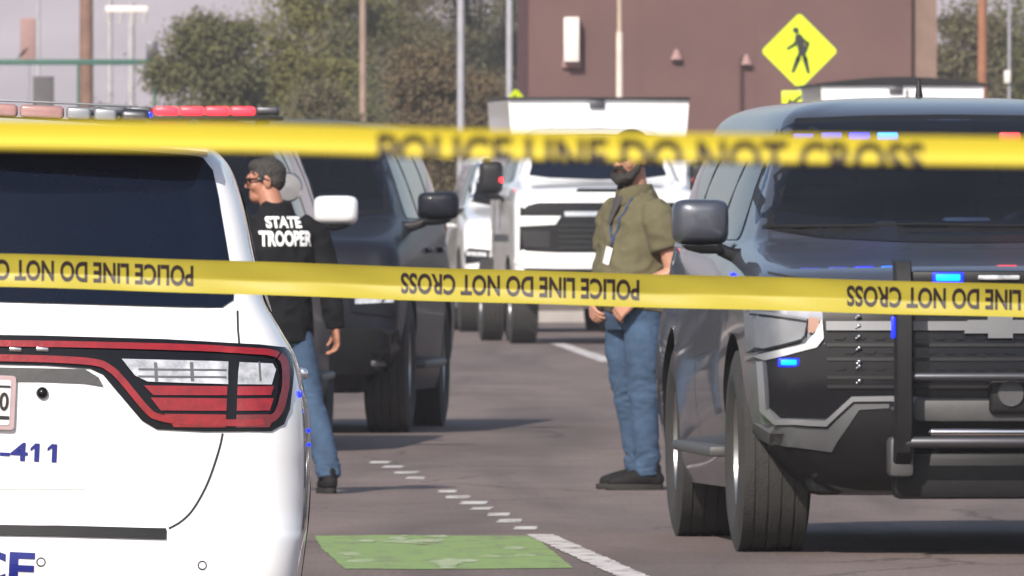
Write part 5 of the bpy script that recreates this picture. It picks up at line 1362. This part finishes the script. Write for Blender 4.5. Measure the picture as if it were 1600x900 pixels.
def build_tape(name, label, d_, pts, prof, material, x0, x1, words, letter_fn, bend=None):
    """strip swept along the path; prof(v) gives (dy, dz) for v in 0..1 from top edge to bottom edge"""
    t = thing(name, label, 'barrier tape', (0, d_, 0)); ctr = tape_path(d_, pts)
    def surf(px, v, lift=0.0):
        c = ctr(px); dy, dz = prof(v, px); e = .01
        a = prof(min(1, v + e), px); b_ = prof(max(0, v - e), px); tn = Vector((0, a[0] - b_[0], a[1] - b_[1])).normalized(); nn = Vector((0, tn.z, -tn.y))
        if nn.y > 0 and lift: nn = nn if False else nn
        p = Vector((c.x, dy, c.z + dz)); return p + nn * lift
    bm = NB(); N = int((x1 - x0) / 12); K = 22; g = []
    for i in range(N + 1):
        px = x0 + (x1 - x0) * i / N; g.append([bm.verts.new(surf(px, k / K)) for k in range(K + 1)])
    for i in range(N):
        for k in range(K): bm.faces.new((g[i][k], g[i+1][k], g[i+1][k+1], g[i][k+1]))
    o = obj('strip', bm, material, t, smooth=180, recalc=False)
    for (a, b_) in words:
        bm = letter_fn(lambda x, v: surf(a + (b_ - a) * x, v, letter_fn.lift))
        obj('lettering', bm, M['ink'], t, smooth=0)
    return t

PXL = lambda d_: d_ / F
# lower tape : nearly flat, a soft lengthwise crease, printed upside down
def prof_low(v, px):
    h = 52 * PXL(33); z = h * (.5 - v)
    cr = .015 * max(0, 1 - abs(v - .58) / (.58 if v < .58 else .42)) ** .8 + .0016 * math.sin(px * .011 + v * 3) + .0010 * math.sin(px * .031 - v * 5)
    return (cr, z + .0006 * math.sin(px * .017))
def low_letters(fn):
    V, Fc = text2d('POLICE LINE DO NOT CROSS', .030); bm = NB()
    V = [(1 - x, .17 + .64 * y) for x, y in V]                 # turned through half a circle
    vv = [bm.verts.new(fn(x, v)) for x, v in V]
    for f in Fc:
        try: bm.faces.new([vv[i] for i in f])
        except ValueError: pass
    return bm
low_letters.lift = .0008
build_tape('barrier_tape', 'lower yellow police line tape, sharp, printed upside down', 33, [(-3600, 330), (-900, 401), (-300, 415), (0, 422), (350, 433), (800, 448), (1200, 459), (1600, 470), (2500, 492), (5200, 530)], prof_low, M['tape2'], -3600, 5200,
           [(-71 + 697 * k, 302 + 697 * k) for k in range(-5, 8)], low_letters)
# upper tape : folded under along its length so the feet of the letters turn away
def prof_up(v, px):
    h = 75 * PXL(14); vis = 47 * PXL(14)
    s = v * h
    if s < vis * .86: return (.004 * math.sin(s / vis * 2.6), vis / 2 - s)
    r = vis * .14; a = (s - vis * .86) / r
    a = min(a, 2.4); rest = max(0, s - vis * .86 - 2.4 * r)
    y0 = .004 * math.sin(.86 * 2.6)
    return (y0 + r * (1 - math.cos(a)) + rest * .6, vis / 2 - vis * .86 - r * math.sin(a) + rest * .7)
def up_letters(fn):
    V, Fc = text2d('POLICE LINE DO NOT CROSS', .030); bm = NB()
    V = [(x, .13 + .80 * (1 - y)) for x, y in V]
    vv = [bm.verts.new(fn(x, v)) for x, v in V]
    for f in Fc:
        try: bm.faces.new([vv[i] for i in f])
        except ValueError: pass
    return bm
up_letters.lift = .0008
build_tape('barrier_tape', 'upper yellow police line tape, nearest to us and out of focus, folded under', 14, [(-5500, 120), (-1500, 190), (0, 210), (400, 216), (800, 227), (1200, 233), (1600, 238), (3200, 262), (7500, 300)], prof_up, M['tape'], -5500, 7500,
           [(590 + 1560 * k, 1445 + 1560 * k) for k in range(-3, 5)], up_letters)

# ------------------------------------------------------------------ air
bm = NB(); rbox(bm, (0, 0, 99), (5200, 5200, 204)); hz_ = obj('haze', bm, None, smooth=0); hz_['kind'] = 'stuff'
m = bpy.data.materials.new('haze_air'); m.use_nodes = True; n = m.node_tree.nodes
n.remove(n['Principled BSDF']); pv = n.new('ShaderNodeVolumePrincipled'); pv.inputs['Color'].default_value = (.86, .86, .95, 1); pv.inputs['Density'].default_value = .00028
m.node_tree.links.new(pv.outputs[0], n['Material Output'].inputs['Volume']); hz_.data.materials.append(m)
